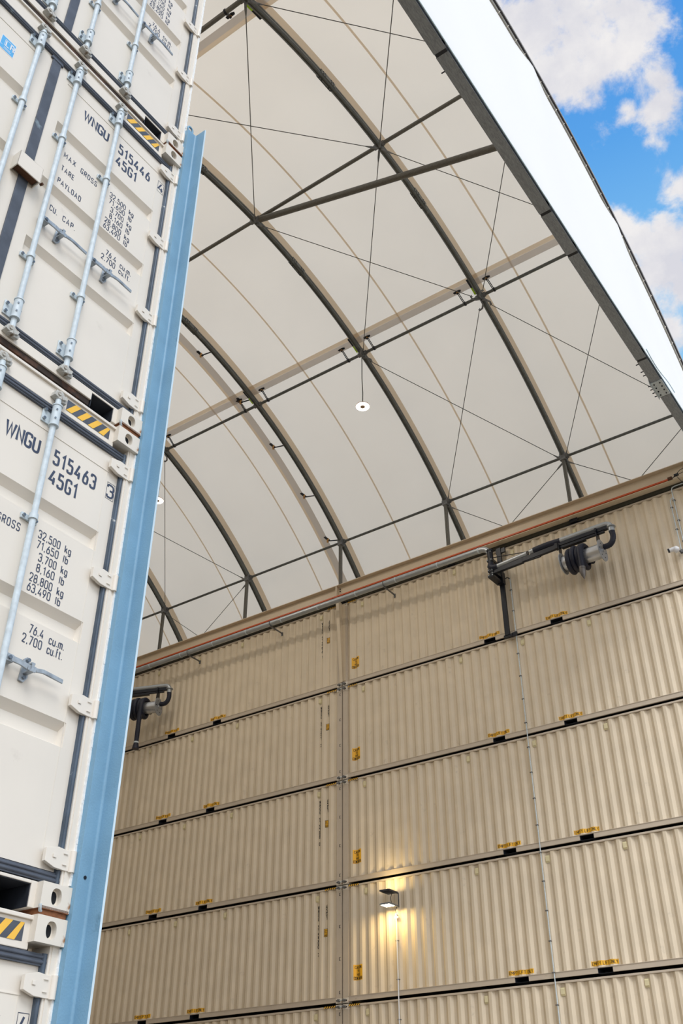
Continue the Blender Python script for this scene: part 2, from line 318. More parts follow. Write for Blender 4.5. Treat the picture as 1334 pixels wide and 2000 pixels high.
# ================================================================ FAR CONTAINER WALL
CL, CW, CH = 12.192, 2.438, 2.896
def prof(x):         # depth of the corrugation at x (m from container centre)
    d = abs(((x+.06+.14) % .28)-.14)
    return .056 if d < .035 else (0 if d > .105 else .056*(.105-d)/.07)
def casting(mb, w_, d_, h_, ow=.062, oh=.08, cx=None, rc=.02):
    # block 0..w_ in u, 0..h_ in v, front at depth 0, body behind; oval opening in the front. axes: (u, depth, v) -> x,y,z
    n = 24; cx = w_/2 if cx is None else cx; cz = h_/2
    inner = [(cx+ow/2*math.copysign(abs(math.cos(a))**.8, math.cos(a)), cz+oh/2*math.copysign(abs(math.sin(a))**.9, math.sin(a))) for a in [2*math.pi*(k+.5)/n for k in range(n)]]
    outer = []
    for k in range(n):
        a = 2*math.pi*(k+.5)/n; c, s_ = math.cos(a), math.sin(a)
        t = min(((w_-cx) if c > 0 else cx)/abs(c) if c else 9, (h_/2)/abs(s_) if s_ else 9); outer.append((cx+c*t, cz+s_*t))
    vs = [(u, 0, v) for u, v in inner]+[(u, 0, v) for u, v in outer]+[(u, .028, v) for u, v in inner]+[(u, .09, v) for u, v in inner]
    fs = []
    for k in range(n):
        j = (k+1) % n
        fs += [(k, j, n+j, n+k), (k, j, 2*n+j, 2*n+k)]
    mb.add(vs, fs)
    mb.add([(u, .028, v) for u, v in inner]+[(cx+(u-cx)*.75, .0285, cz+(v-cz)*.75) for u, v in inner], [(k, (k+1) % n, n+(k+1) % n, n+k) for k in range(n)])
    mb.add([(cx+(u-cx)*.75, .0285, cz+(v-cz)*.75) for u, v in inner], [tuple(range(n))], 1)
    mb.add([(0, 0, 0), (w_, 0, 0), (w_, d_, 0), (0, d_, 0), (0, 0, h_), (w_, 0, h_), (w_, d_, h_), (0, d_, h_)], [(0, 3, 2, 1), (4, 5, 6, 7), (1, 2, 6, 5), (3, 0, 4, 7), (2, 3, 7, 6)])
    # corner fillers of the front face
    for (a, b) in ((0, 0), (w_, 0), (w_, h_), (0, h_)):
        near = sorted(range(n), key=lambda k: (outer[k][0]-a)**2+(outer[k][1]-b)**2)[:2]
        mb.add([(a, 0, b), (outer[near[0]][0], 0, outer[near[0]][1]), (outer[near[1]][0], 0, outer[near[1]][1])], [(0, 1, 2)])
def side_panel(mb, x0, x1, cx, z0, z1, y=.012):
    xs = [x0]; c = cx-.06; k = math.floor((x0-c)/.28)-1
    while True:
        b = c+k*.28; k += 1
        if b-.14 > x1: break
        for o in (-.105, -.035, .035, .105):
            if x0 < b+o < x1: xs.append(b+o)
    xs.append(x1); xs.sort(); vs = []
    for x in xs:
        d = prof(x-cx); vs += [(x, y+d, z0), (x, y+d, z1)]
    mb.add(vs, [(2*i, 2*i+2, 2*i+3, 2*i+1) for i in range(len(xs)-1)])
    # closing ledges where the corrugation meets the rails
    for z in (z0, z1):
        vs = []
        for x in xs: vs += [(x, y+prof(x-cx), z), (x, y+.060, z)]
        mb.add(vs, [(2*i, 2*i+2, 2*i+3, 2*i+1) for i in range(len(xs)-1)])
def corr_place(cx, y0=.012, off=.005): return lambda u, v, o=0: (u, y0+prof(u-cx)-off-o, v)
def corr_sheet(mb, x0, x1, z0, z1, cx, off=.003, mi=0, skew=0):
    n = max(2, int((x1-x0)/.012)); vs = []
    for i in range(n+1):
        x = x0+(x1-x0)*i/n; d = .012+prof(x-cx)-off; vs += [(x, d, z0), (x, d, z1)]
    mb.add(vs, [(2*i, 2*i+2, 2*i+3, 2*i+1) for i in range(n)], mi)
VENTS = (-5.36, -2.0, -.06, 1.91, 5.25)
POCK = (-1.025, 1.025)
def hazard(mb, x0, x1, z0, z1, P, n=5, mi=1):
    mb.add([P(x0, z0, 0), P(x1, z0, 0), P(x1, z1, 0), P(x0, z1, 0)], [(0, 1, 2, 3)], 0)
    w_ = (x1-x0)/n; sk = (z1-z0)*.8
    for i in range(n):
        a = x0+i*w_; b = a+w_*.5
        q = [(a, z0), (b, z0), (min(b+sk, x1), z1), (min(a+sk, x1), z1)]
        mb.add([P(u, v, .0015) for u, v in q], [(0, 1, 2, 3)], mi)
NAMES = {5: 'top', 4: 'second from top', 3: 'third from top', 2: 'fourth from top', 1: 'fifth from top', 0: 'bottom'}
CODES = {5: 'WNGU 515396 1', 4: 'WNGU 515451 2', 3: 'WNGU 515388 0', 2: 'WNGU 515500 7', 1: '', 0: ''}
def wall_container(x0, k, side):
    cx = CL/2
    desc = {('R', 5): 'top tan container on the far wall, behind the black exhaust arm',
            ('R', 4): 'tan container right of the joint, second tier down, just below the black mast foot',
            ('R', 3): 'tan container right of the joint, third tier down, just above the floodlights',
            ('R', 2): 'tan container with the floodlights fixed to its side',
            ('R', 1): 'tan container right of the joint, only its top showing below the floodlit one',
            ('R', 0): 'lowest tan container in the right column of the far wall',
            ('L', 5): 'top tan container on the far wall, coded WNGU 515396 1',
            ('L', 4): 'tan container coded WNGU 515451 2, second tier down, left of the joint',
            ('L', 3): 'tan container coded WNGU 515388 0, third tier down, left of the joint',
            ('L', 2): 'tan container coded WNGU 515500 7, fourth tier down, left of the joint',
            ('L', 1): 'tan container left of the joint, only its top showing below WNGU 515500 7',
            ('L', 0): 'lowest tan container in the left column of the far wall'}[(side, k)]
    r = thing('shipping_container', desc, 'shipping container', (x0, 0, k*TP), 'containers stacked as the far wall')
    part('side_panel', 'wc_side', lambda m: side_panel(m, .17, CL-.17, cx, .145, 2.83), TAN, r)
    for x in (0, CL-.17):
        part('corner_post', 'wc_post', lambda m: m.box(0, .17, .006, .16, .118, CH-.118), TANF, r, (x, 0, 0))
        part('corner_post', 'wc_post', None, TANF, r, (x, CW-.166, 0))
    part('top_rail', 'wc_top', lambda m: m.box(.165, CL-.165, .0, .06, 2.832, 2.878), TANF, r, bevel=.006)
    part('top_rail', 'wc_top', None, TANF, r, (0, CW-.06, 0))
    def brail(m):
        xs = [.165, cx+POCK[0]-.18, cx+POCK[0]+.18, cx+POCK[1]-.18, cx+POCK[1]+.18, CL-.165]
        for a, b in zip(xs[::2], xs[1::2]): m.box(a, b, .004, .05, .027, .145)
        for p in POCK: m.box(cx+p-.18, cx+p+.18, .004, .05, .130, .145)
        m.box(.165, CL-.165, -.006, .05, .139, .150)
        m.box(.165, CL-.165, CW-.05, CW, .018, .145)
    part('bottom_rail', 'wc_bot', brail, TANF, r)
    part('roof_panel', 'wc_roof', lambda m: m.box(.03, CL-.03, .05, CW-.05, 2.86, 2.875), TAN, r)
    part('rear_panel', 'wc_rear', lambda m: m.box(.16, CL-.16, CW-.05, CW-.02, .14, 2.84), TAN, r)
    part('end_panel', 'wc_end', lambda m: m.box(.02, .05, .1, CW-.1, .1, 2.86), TAN, r)
    part('end_panel', 'wc_end', None, TAN, r, (CL-.07, 0, 0))
    part('floor_panel', 'wc_floor', lambda m: m.box(.03, CL-.03, .06, CW-.06, .13, .16), DARK, r)
    for x in (0, CL-.178):
        for z in (0, CH-.118):
            part('corner_casting', 'wc_cast', lambda m: casting(m, .178, .162, .118, .08, .05), [CAST, DARK], r, (x, 0, z))
            part('corner_casting', 'wc_cast', None, None, r, (x+.178, CW, z), (0, 0, math.pi))
    for v in VENTS:
        o = part('vent', 'wc_vent', lambda m: (m.prism([(-.0, 0), (-.032, .02), (-.032, .13), (-.018, .15), (0, .15)], 0, -.045, .045), m.box(-.058, .058, -.006, .0, -.015, .165)), VENT, r, (cx+v, .057, 2.59), bevel=.003)
    for p in POCK:
        def pk(m):
            a, b = cx+p-.178, cx+p+.178
            m.box(a, b, .4, .42, .02, .13); m.box(a, a+.004, .02, .4, .02, .13); m.box(b-.004, b, .02, .4, .02, .13); m.box(a, b, .02, .4, .126, .13); m.box(a, b, .02, .4, .018, .022)
        part('forklift_pocket', 'wc_pk%g' % p, pk, SLEEVE, r)
        sg = part('lift_sign', 'wc_sign%g' % p, lambda m: corr_sheet(m, cx+p-.32, cx+p+.32, .185, .285, cx), YEL, r, label='yellow sign reading EMPTY LIFT ONLY')
        part('sign_lettering', 'wc_signt%g' % p, lambda m: text(m, 'EMPTY LIFT ONLY', cx+p-.30, .202, .066, corr_place(cx), wt=.14, width=.6, maxseg=.02), INK, sg)
    def P(u, v, o): return (u, -.003-o, v)
    part('hazard_strip', 'wc_hazL', lambda m: hazard(m, .185, .53, 2.838, 2.884, P), [INK, YELS], r, label='black and yellow striped tape')
    part('hazard_strip', 'wc_hazR', lambda m: hazard(m, CL-.56, CL-.185, 2.838, 2.884, P), [INK, YELS], r, label='black and yellow striped tape')
    if side == 'R':
        sg = part('caution_sign', 'wc_cau', lambda m: corr_sheet(m, .33, .61, .50, .87, cx), YEL, r, label='yellow sign reading CAUTION 9.6 HIGH CONTAINER')
        def ct(m):
            for s_, z, h_, a, b in (('CAUTION', .775, .065, .365, .575), ('9.6', .69, .062, .435, .505), ('HIGH', .605, .062, .41, .53), ('CONTAINER', .515, .068, .345, .595)):
                text(m, s_, a, z, h_, corr_place(cx), wt=.14, width=b-a, maxseg=.02)
        part('sign_lettering', 'wc_caut', ct, INK, sg)
    else:
        u = CL-.80
        if CODES[k]:
            part('identification_code', None, lambda m: text(m, CODES[k], u, 2.395, .085, corr_place(cx), wt=.19, vertical=True, pitch=.1, maxseg=.02), INK, r, label='black vertical code '+CODES[k])
        part('size_code', 'wc_size', lambda m: text(m, '45G1', CL-.53, 2.395, .085, corr_place(cx), wt=.19, vertical=True, pitch=.1, maxseg=.02), INK, r, label='black vertical code 45G1')
        sg = part('height_sticker', 'wc_hs', lambda m: (corr_sheet(m, CL-.615, CL-.485, 1.665, 1.87, cx, .002, 1), corr_sheet(m, CL-.605, CL-.495, 1.677, 1.858, cx, .004, 0)), [YEL, INK], r, label='small yellow sticker with black print')
        part('sticker_print', 'wc_hst', lambda m: (text(m, '2.9 M', CL-.598, 1.80, .036, corr_place(cx, off=.006), wt=.2, width=.09), text(m, '9.6', CL-.595, 1.75, .036, corr_place(cx, off=.006), wt=.2, width=.08), text(m, 'HIGH', CL-.598, 1.69, .036, corr_place(cx, off=.006), wt=.2, width=.09)), INK, sg)
        part('lashing_slots', 'wc_slots', lambda m: [(m.box(CL-.08, CL-.068, .0, .01, z, z+.075), m.box(CL-.068, CL-.035, .0, .01, z, z+.008), m.box(CL-.068, CL-.035, .0, .01, z+.067, z+.075)) for z in (.22, 1.02, 1.82, 2.64)], INK, r)
    return r
for k in range(6):
    wall_container(-.02-CL, k, 'L'); wall_container(.02, k, 'R')

# bridge fittings at the joint
def bridge(k, up):
    z = k*TP+(.06 if up else -.09)
    where = {5: 'just below the foot of the beige bracket', 4: 'above the container coded WNGU 515388 0', 3: 'nearly level with the floodlights', 2: 'lowest on the wall', 1: 'out of sight below'}[k]
    r = thing('bridge_fitting', 'grey %s bolt fitting across the container joint, %s' % ('upper' if up else 'lower', where), 'clamp', (0, 0, z), 'bolt fittings across the container joint')
    part('threaded_rod', 'bf_rod', lambda m: m.tube([(-.1, -.055, 0), (.1, -.055, 0)], .012, 8), GALV, r)
    for s in (-1, 1):
        part('hook_plate', 'bf_hook%d' % s, lambda m: (m.box(s*.085-.022, s*.085+.022, -.075, .0, -.03, .03), m.tube([(s*.085, -.055, 0), (s*.14, -.055, 0)], .024, 8), m.tube([(s*.04, -.055, 0), (s*.062, -.055, 0)], .022, 6)), GALD, r, bevel=.004)
for k in (5, 4, 3, 2): bridge(k, True); bridge(k, False)

# ================================================================ NEAR CONTAINER STACK (door ends towards +X)
X0, Y0 = 12.154, -19.488
DF = X0-.060           # face of the door leaves
def Y(s): return Y0-s  # s = distance from the right hand edge of the end
def fy(s): return -s   # local y
def lp(x): return lambda u, v, o=0: (x+o, u, v)   # u = local y
def door_leaf(m, s0, s1):
    # leaf spans s0 (right) .. s1 (left) ; local coords: x relative to X0, y=-s
    a, b = -s1, -s0; x = -.060; zlo, zhi = .185, 2.69
    pa, pb = a+.10, b-.11
    chans = [(2.12, 1.985), (1.518, 1.385), (.925, .79)] ; dp = .038
    # frame margins
    m.box(a, pa, x-.04, x, zlo, zhi) if False else None
    def bx(y0, y1, z0, z1): m.box(x-.045, x, y0, y1, z0, z1)
    bx(a, pa, zlo, zhi); bx(pb, b, zlo, zhi)
    zs = [zlo]+[z for c in chans[::-1] for z in (c[1], c[0])]+[zhi]
    for i in range(0, len(zs), 2): bx(pa, pb, zs[i], zs[i+1])
    for zt, zb in chans:                       # pressed channels with sloping ends and faces
        o = .046; e_ = .018
        vs = [(x, pa, zb), (x, pb, zb), (x, pb, zt), (x, pa, zt), (x-dp, pa+e_, zb+.02), (x-dp, pb-e_, zb+.02), (x-dp, pb-e_, zt-.046), (x-dp, pa+e_, zt-.046)]
        m.add(vs, [(0, 1, 5, 4), (1, 2, 6, 5), (2, 3, 7, 6), (3, 0, 4, 7), (4, 5, 6, 7)])
    # welded seam lines
    m.box(x, x+.003, pa, pb, 2.560, 2.566); m.box(x, x+.0015, pb-.013, pb-.010, .25, 2.56)
def hinge_mesh(m):
    m.prism([(-.178, -.030), (-.115, -.050), (-.05, -.052), (.004, -.050), (.004, .044), (-.05, .044), (-.105, .050), (-.178, .032)], 0, -.042, -.020)
    m.tube([(-.018, -.012, -.054), (-.018, -.012, .046)], .017, 12)
    for z in (-.03, .022): m.box(-.018, -.0145, -.072, -.045, z, z+.005)
    m.box(-.018, -.015, -.135, -.115, -.006, .012)
def bracket_mesh(m):    # guide bracket round the bar
    m.tube([(-.015, 0, -.075), (-.015, 0, .075)], .027, 14)
    m.box(-.059, -.050, -.066, .045, -.052, .052)
    m.tube([(-.015, 0, -.078), (-.015, 0, -.070)], .031, 14); m.tube([(-.015, 0, .070), (-.015, 0, .078)], .031, 14)
    for z in (-.032, .032):
        m.tube([(-.05, -.052, z), (-.036, -.052, z)], .010, 8, 1); m.tube([(-.05, .037, z), (-.034, .037, z)], .008, 8, 1)
        m.tube([(.002, -.012, z), (.0125, -.016, z)], .006, 8, 1)
def clamp_mesh(m):
    m.tube([(-.018, 0, -.017), (-.018, 0, .017)], .026, 12); m.box(-.059, -.046, -.058, .05, -.018, .018)
    for y in (-.045, .038): m.tube([(-.05, y, 0), (-.034, y, 0)], .010, 8, 1)
def cam_mesh(m):
    m.tube([(-.018, 0, -.03), (-.018, 0, .025)], .022, 10)
    m.prism([(-.045, -.018), (.0, -.03), (.04, -.015), (.048, .012), (.015, .02), (-.035, .022)], 0, -.045, .0)
    m.prism([(.01, -.035), (.055, -.03), (.06, .0), (.03, .004)], 0, -.035, -.012)
    m.tube([(-.005, -.015, 0), (.008, -.015, 0)], .012, 8)
def handle_mesh(m):
    m.box(-.05, -.005, .0, .055, -.02, .02)
    for y in (.03,): m.tube([(-.01, y, 0), (.004, y, 0)], .011, 8, 1)
    p = [(-.008, .04, .0), (-.004, .10, -.002), (.0, .14, -.012), (.002, .19, -.012), (.0, .24, .0), (-.002, .37, -.006)]
    for a, b in zip(p, p[1:]): m.beam(a, b, .010, .030 if b[1] < .2 else .022)
    # retainer
    m.prism([(.135, -.07), (.165, -.075), (.185, -.045), (.18, .05), (.165, .066), (.145, .05)], 0, -.058, -.046)
    m.tube([(-.05, .16, -.05), (-.036, .16, -.05)], .011, 8, 1); m.tube([(-.05, .165, .045), (-.03, .165, .045)], .011, 8, 1)
    m.box(-.05, .010, .150, .178, -.032, -.022); m.box(-.05, .012, .152, .176, .008, .018); m.box(.006, .013, .156, .172, -.032, .018)
def door_container(k, num, box):
    lab = {0: 'lowest cream container end, only its top right corner with a boxed 4 in view',
           1: 'cream container end lettered 515463 with a boxed 3',
           2: 'cream container end lettered 515446 with a boxed 4 and a blue sticker',
           3: 'cream container end stacked above the one lettered 515446',
           4: 'cream container fifth up in the near stack', 5: 'cream container topping the near stack'}[k]
    r = thing('shipping_container', lab, 'shipping container', (X0, Y0, k*TP), 'cream containers stacked with doors to the camera')
    z0 = 0
    part('corner_post', 'nc_post', lambda m: (m.box(-.16, -.025, -.042, 0, .118, CH-.118), m.box(-.16, -.03, -.055, -.03, .118, CH-.118)), CREAM, r)
    part('corner_post', 'nc_post2', lambda m: m.box(-.16, -.025, -CW, -CW+.042, .118, CH-.118), CREAM, r)
    part('header', 'nc_head', lambda m: (m.box(-.16, -.045, -CW+.17, -.17, 2.745, 2.885), m.box(-.16, -.03, -CW+.17, -.17, 2.872, 2.892)), CREAM, r, bevel=.004)
    def sill(m):
        m.box(-.16, -.045, -CW+.17, -CW+.215, .0, .12); m.box(-.16, -.045, -.21, -.17, 0, .12)
        m.box(-.16, -.045, -CW+.395, -.395, .048, .12); m.box(-.16, -.045, -CW+.215, -CW+.395, .105, .12); m.box(-.16, -.045, -.395, -.21, .105, .12)
    part('sill', 'nc_sill', sill, CREAM, r, bevel=.003)
    part('sill_underside', 'nc_sillu', lambda m: m.box(-.155, -.056, -CW+.40, -.40, .004, .050), mat('rusty_dark_sill', (.028, .018, .014), .85, var=.6, sc=8, dirt=(.14, .06, .03), dsc=6, dlo=.5, dhi=.7, bump=.3), r)
    for a, b in ((-.393, -.212), (-CW+.212, -CW+.393)):
        part('sill_recess', 'nc_notch%g' % a, lambda m: (m.box(-.32, -.30, a, b, 0, .105), m.box(-.30, -.05, a, a+.004, 0, .105), m.box(-.30, -.05, b-.004, b, 0, .105), m.box(-.30, -.05, a, b, .101, .105)), SLEEVE, r)
    for s in (0, CW-.178):
        for z in (0, CH-.118):
            # casting built in x,depth,z ; turn so that the front faces +X
            part('corner_casting', 'nc_cast', lambda m: casting(m, .178, .162, .118), [CAST, DARK], r, (0, -s-.178, z), (0, 0, math.pi/2), bevel=0)
            part('corner_casting', 'nc_cast', None, None, r, (-CL, -s, z), (0, 0, -math.pi/2))
    if k: part('rusty_edge', 'nc_rust', lambda m: m.box(-.155, -.0, -.174, -.004, -.004, .010), mat('rust_stain', (.20, .075, .03), .8, var=.5, sc=30, bump=.3), r)
    part('side_panel', 'nc_side', lambda m: side_panel(m, .17, CL-.17, CL/2, .145, 2.83), TAN, r, (-.0, 0, 0), (0, 0, math.pi))
    part('side_panel', 'nc_side', None, None, r, (-CL, -CW, 0))
    part('side_rail', 'nc_rail', lambda m: [m.box(-CL+.165, -.165, a, b, c, d) for a, b in ((-.055, -.002), (-CW+.002, -CW+.055)) for c, d in ((.018, .145), (2.832, 2.885))], CREAM, r)
    part('roof_panel', 'nc_roof', lambda m: m.box(-CL+.03, -.05, -CW+.05, -.05, 2.86, 2.87), CREAM, r)
    part('floor_panel', 'nc_floor', lambda m: m.box(-CL+.03, -.10, -CW+.06, -.06, .125, .155), DARK, r)
    part('rear_panel', 'nc_rear', lambda m: m.box(-CL+.02, -CL+.05, -CW+.1, -.1, .1, 2.86), TAN, r)
    part('hazard_strip', 'nc_haz', lambda m: hazard(m, -.56, -.212, 2.776, 2.856, lambda u, v, o: (-.0435+o, u, v), 4), [SEAL, YELS], r, label='black and yellow striped tape')
    part('hazard_strip', 'nc_haz2', lambda m: hazard(m, -CW+.212, -CW+.56, 2.776, 2.856, lambda u, v, o: (-.0435+o, u, v), 4), [SEAL, YELS], r, label='black and yellow striped tape')
    def bead(m):
        rng = random.Random(7+k); z = .13
        while z < 2.76:
            
            hh = .02; wv = .006+.006*rng.random()
            m.box(-.03, -.012-rng.random()*.002, -.009, .002+wv*.7, z, z+hh)
            z += hh
    part('sealant_bead', None, bead, SEALANT, r, label='lumpy white sealant')
    for sd, (s0, s1) in (('right', (.045, 1.195)), ('left', (1.243, CW-.045))):
        d = part('door', 'nc_door'+sd, lambda m: door_leaf(m, s0, s1), CREAM, r)
        mir = sd == 'left'
        def gk(m):
            o = (.080, .035) if not mir else (CW-.035, CW-.080)
            def ribb(pts_y, pts_z): pass
            a, b = -max(o), -min(o)
            m.box(-.06, -.040, a, b, .125, 2.745)
            m.tube([(-.042, (a+b)/2-.010, .13), (-.042, (a+b)/2-.010, 2.74)], .010, 8)
            m.tube([(-.043, (a+b)/2+.012, .13), (-.043, (a+b)/2+.012, 2.74)], .008, 8)
        part('gasket', 'nc_gk'+sd, gk, SEALR, d, label='worn blue-grey rubber gasket')
        for z in (2.69, .125):
            def gh(m):
                a, b = (-1.219, -.035) if not mir else (-CW+.035, -1.219)
                m.box(-.062, -.044, a, b, z, z+.052); m.tube([(-.046, a, z+.016), (-.046, b, z+.016)], .010, 8); m.tube([(-.047, a, z+.038), (-.047, b, z+.038)], .009, 8)
            part('gasket', 'nc_gkh%s%g' % (sd, z), gh, SEAL, d)
        hs = 0
        for z in (2.61, 1.825, 1.04, .245):
            o = part('hinge', 'nc_hinge', hinge_mesh, CREAM, d, (0, 0, z), bevel=.004)
            if mir: o.rotation_euler = (math.pi, 0, 0); o.location = (0, -CW, z)
        for s in ((1.05, .64) if not mir else (1.395, 1.80)):
            part('locking_bar', 'nc_bar', lambda m: m.tube([(-.018, 0, .10), (-.018, 0, 2.80)], .0180, 16), GALV, d, (0, -s, 0))
            part('bar_bracket', 'nc_brk', bracket_mesh, [GALV, mat('bolt_steel', (.13, .16, .20), .4, .5)], d, (0, -s, 2.655), bevel=.002); part('bar_bracket', 'nc_brk', None, None, d, (0, -s, .265))
            for z in (1.94, .735): part('bar_clamp', 'nc_clamp', clamp_mesh, [GALV, mat('bolt_steel', (.13, .16, .20), .4, .5)], d, (0, -s, z), bevel=.002)
            part('locking_cam', 'nc_cam', cam_mesh, mat('weathered_cam', (.52, .52, .49), .6, .1, var=.25, sc=30, dirt=(.22, .17, .12), dsc=30, dlo=.5, dhi=.65), d, (0, -s, 2.81), bevel=.003); part('locking_cam', 'nc_cam', None, None, d, (0, -s, .095))
            o = part('door_handle', 'nc_hand', handle_mesh, [mat('dull_galvanised_handle', (.33, .37, .41), .42, .4, var=.3, sc=20), mat('bolt_steel', (.13, .16, .20), .4, .5)], d, (0, -s, 1.105), bevel=.002)
            if mir: o.rotation_euler = (math.pi, 0, 0)
        if not mir:
            P = lp(-.0590)
            part('lettering', 'nc_code', lambda m: (text(m, 'WNGU', -.905, 2.378, .093, P, width=.232, wt=.17, gap=.24), text(m, '45G1', -.562, 2.242, .093, P, width=.198, wt=.16, gap=.34)), INKB, d, label='blue-black lettering WNGU 45G1')
            part('lettering', None, lambda m: text(m, num, -.558, 2.38, .093, P, width=.315, wt=.16, gap=.38), INKB, d, label='blue-black number '+num)
            def bx4(m):
                a, b, z0, z1 = -.152, -.088, 2.374, 2.494
                for q in ((a, b, z0, z0+.003), (a, b, z1-.003, z1), (a, a+.003, z0, z1), (b-.003, b, z0, z1)): m.add([(-.0590, q[0], q[2]), (-.0590, q[1], q[2]), (-.0590, q[1], q[3]), (-.0590, q[0], q[3])], [(0, 1, 2, 3)])
                text(m, box, -.142, 2.39, .088, P, width=.044, wt=.14)
            part('lettering', None, bx4, INKB, d, label='check digit %s in a box' % box)
            def wts(m):
                for z, a, v, u in ((1.870, -.555, '32,500', 'kg'), (1.805, -.552, '71,650', 'lb'), (1.735, -.525, '3,700', 'kg'), (1.668, -.525, '8,160', 'lb'), (1.598, -.556, '28,800', 'kg'), (1.538, -.558, '63,490', 'lb')):
                    text(m, v, a, z, .047, P, width=-.405-a, wt=.13, gap=.3); text(m, u, -.366, z, .044, P, sx=.8, wt=.14, gap=.3)
                text(m, '76.4', -.492, 1.312, .047, P, width=.092, wt=.13, gap=.3); text(m, '2,700', -.524, 1.248, .047, P, width=.124, wt=.13, gap=.3)
                text(m, 'cu.m.', -.357, 1.303, .047, P, width=.102, wt=.13, gap=.3); text(m, 'cu.ft.', -.359, 1.246, .047, P, width=.102, wt=.13, gap=.3)
                for z, a, b, v in ((1.845, -.980, -.880, 'MAX'), (1.840, -.828, -.682, 'GROSS'), (1.708, -.977, -.867, 'TARE'), (1.572, -.980, -.780, 'PAYLOAD'), (1.280, -.985, -.925, 'CU.'), (1.280, -.875, -.77, 'CAP.')):
                    text(m, v, a, z, .047, P, width=b-a, wt=.13, gap=.4)
            part('lettering', 'nc_wts', wts, INKB, d, label='blue-black weight and capacity lettering')
    # centre seal and lock box belong to the container end
    part('center_seal', 'nc_cs', lambda m: (m.box(-.062, -.050, -1.256, -1.182, .16, 2.72), m.prism([(-1.275, 2.66), (-1.165, 2.66), (-1.18, 2.72), (-1.2, 2.76), (-1.235, 2.76), (-1.262, 2.72)], 0, -.062, -.046)), SEAL, r, bevel=.003)
    lb = part('lock_box', 'nc_lb', lambda m: (m.box(.008, .016, -1.322, -1.138, 1.325, 1.465), m.box(-.06, .016, -1.322, -1.314, 1.325, 1.465), m.box(-.06, .016, -1.146, -1.138, 1.325, 1.465), m.box(-.06, .016, -1.322, -1.138, 1.457, 1.465)), CREAM, r, bevel=.004)
    part('lock_tongue', 'nc_lbd', lambda m: (m.box(-.05, .004, -1.308, -1.152, 1.34, 1.45), m.tube([(-.02, -1.115, 1.36), (0, -1.11, 1.36)], .01, 8)), RUST, lb)
    if k == 2:
        st = part('sticker', None, lambda m: m.add([(-.0590, -1.645, 2.288), (-.0590, -1.525, 2.288), (-.0590, -1.525, 2.432), (-.0590, -1.645, 2.432)], [(0, 1, 2, 3)]), WHITE, r, label='blue sticker with white LR letters')
        part('sticker_print', None, lambda m: (m.add([(-.0585, -1.640, 2.294), (-.0585, -1.530, 2.294), (-.0585, -1.530, 2.426), (-.0585, -1.640, 2.426)], [(0, 1, 2, 3)], 1),
             text(m, 'LR', -1.60, 2.345, .055, lp(-.0580), sx=1.1, wt=.16), [m.add([(-.0580, a, c), (-.0580, b, c), (-.0580, b, c+.004), (-.0580, a, c+.004)], [(0, 1, 2, 3)]) for a, b, c in ((-1.61, -1.545, 2.405), (-1.61, -1.56, 2.322), (-1.61, -1.55, 2.310), (-1.635, -1.625, 2.33))],
             [m.add([(-.0580, a, c), (-.0580, b, c), (-.0580, b, d), (-.0580, a, d)], [(0, 1, 2, 3)]) for a, b, c, d in ((-1.612, -1.609, 2.335, 2.409), (-1.545, -1.542, 2.335, 2.409))]), [WHITE, LRB], st)
    return r
for k, num, bxn in ((0, '515396', '4'), (1, '515463', '3'), (2, '515446', '4'), (3, '515451', '2'), (4, '515500', '7'), (5, '515388', '0')):
    door_container(k, num, bxn)
# twist locks between the near tiers
for k, lt in ((1, 'rusty twist lock under the container lettered 515463'), (2, 'rusty twist lock under the container lettered 515446'), (3, 'rusty twist lock on top of the container lettered 515446')):
    r = thing('twist_lock', lt, 'twist lock', (X0-.08, Y0-.085, k*TP-.03), 'twist locks of the near stack')
    part('lock_body', 'tl_body', lambda m: m.box(-.07, .072, -.08, .078, .0005, .0295), mat('rusty_lock', (.22, .085, .035), .8, var=.4, sc=30, bump=.3), r, bevel=.004)
    part('lock_lever', 'tl_lev', lambda m: (m.tube([(.05, -.05, .015), (.075, -.085, .018), (.075, -.088, .045)], .008, 8)), GALV, r)

# ================================================================ BLUE CORNER POST
bp = thing('steel_angle_post', 'tall pale blue steel angle post beside the near container stack', 'post', (X0, Y0, 0))
part('post_body', None, lambda m: m.prism([(-.04, .001), (.024, .001), (.024, .070)]+[(.038-.014*math.cos(t), .074+.014*math.sin(t)) for t in (0, .4, .8, 1.2, 1.5)]+[(.128, .088), (.128, .100), (.012, .100), (.012, .012), (-.04, .012)], 2, 0, 9.13), BLUE, bp, bevel=.0015)
part('post_edge', None, lambda m: m.box(.1275, .1292, .0875, .1005, 0, 9.131), BLUEE, bp, label='pale chalky edge')
part('lifting_lug', None, lambda m: m.tube([(.012, .03+.028*math.cos(a), 9.155+.034*math.sin(a)) for a in [2*math.pi*i/20 for i in range(20)]], .009, 8, closed=True), BLUE, bp)
part('bolt_head', None, lambda m: [m.tube([(.024, .045, z), (.027, .045, z)], .009, 10) for z in (1.3, 3.1)], BLACK, bp)

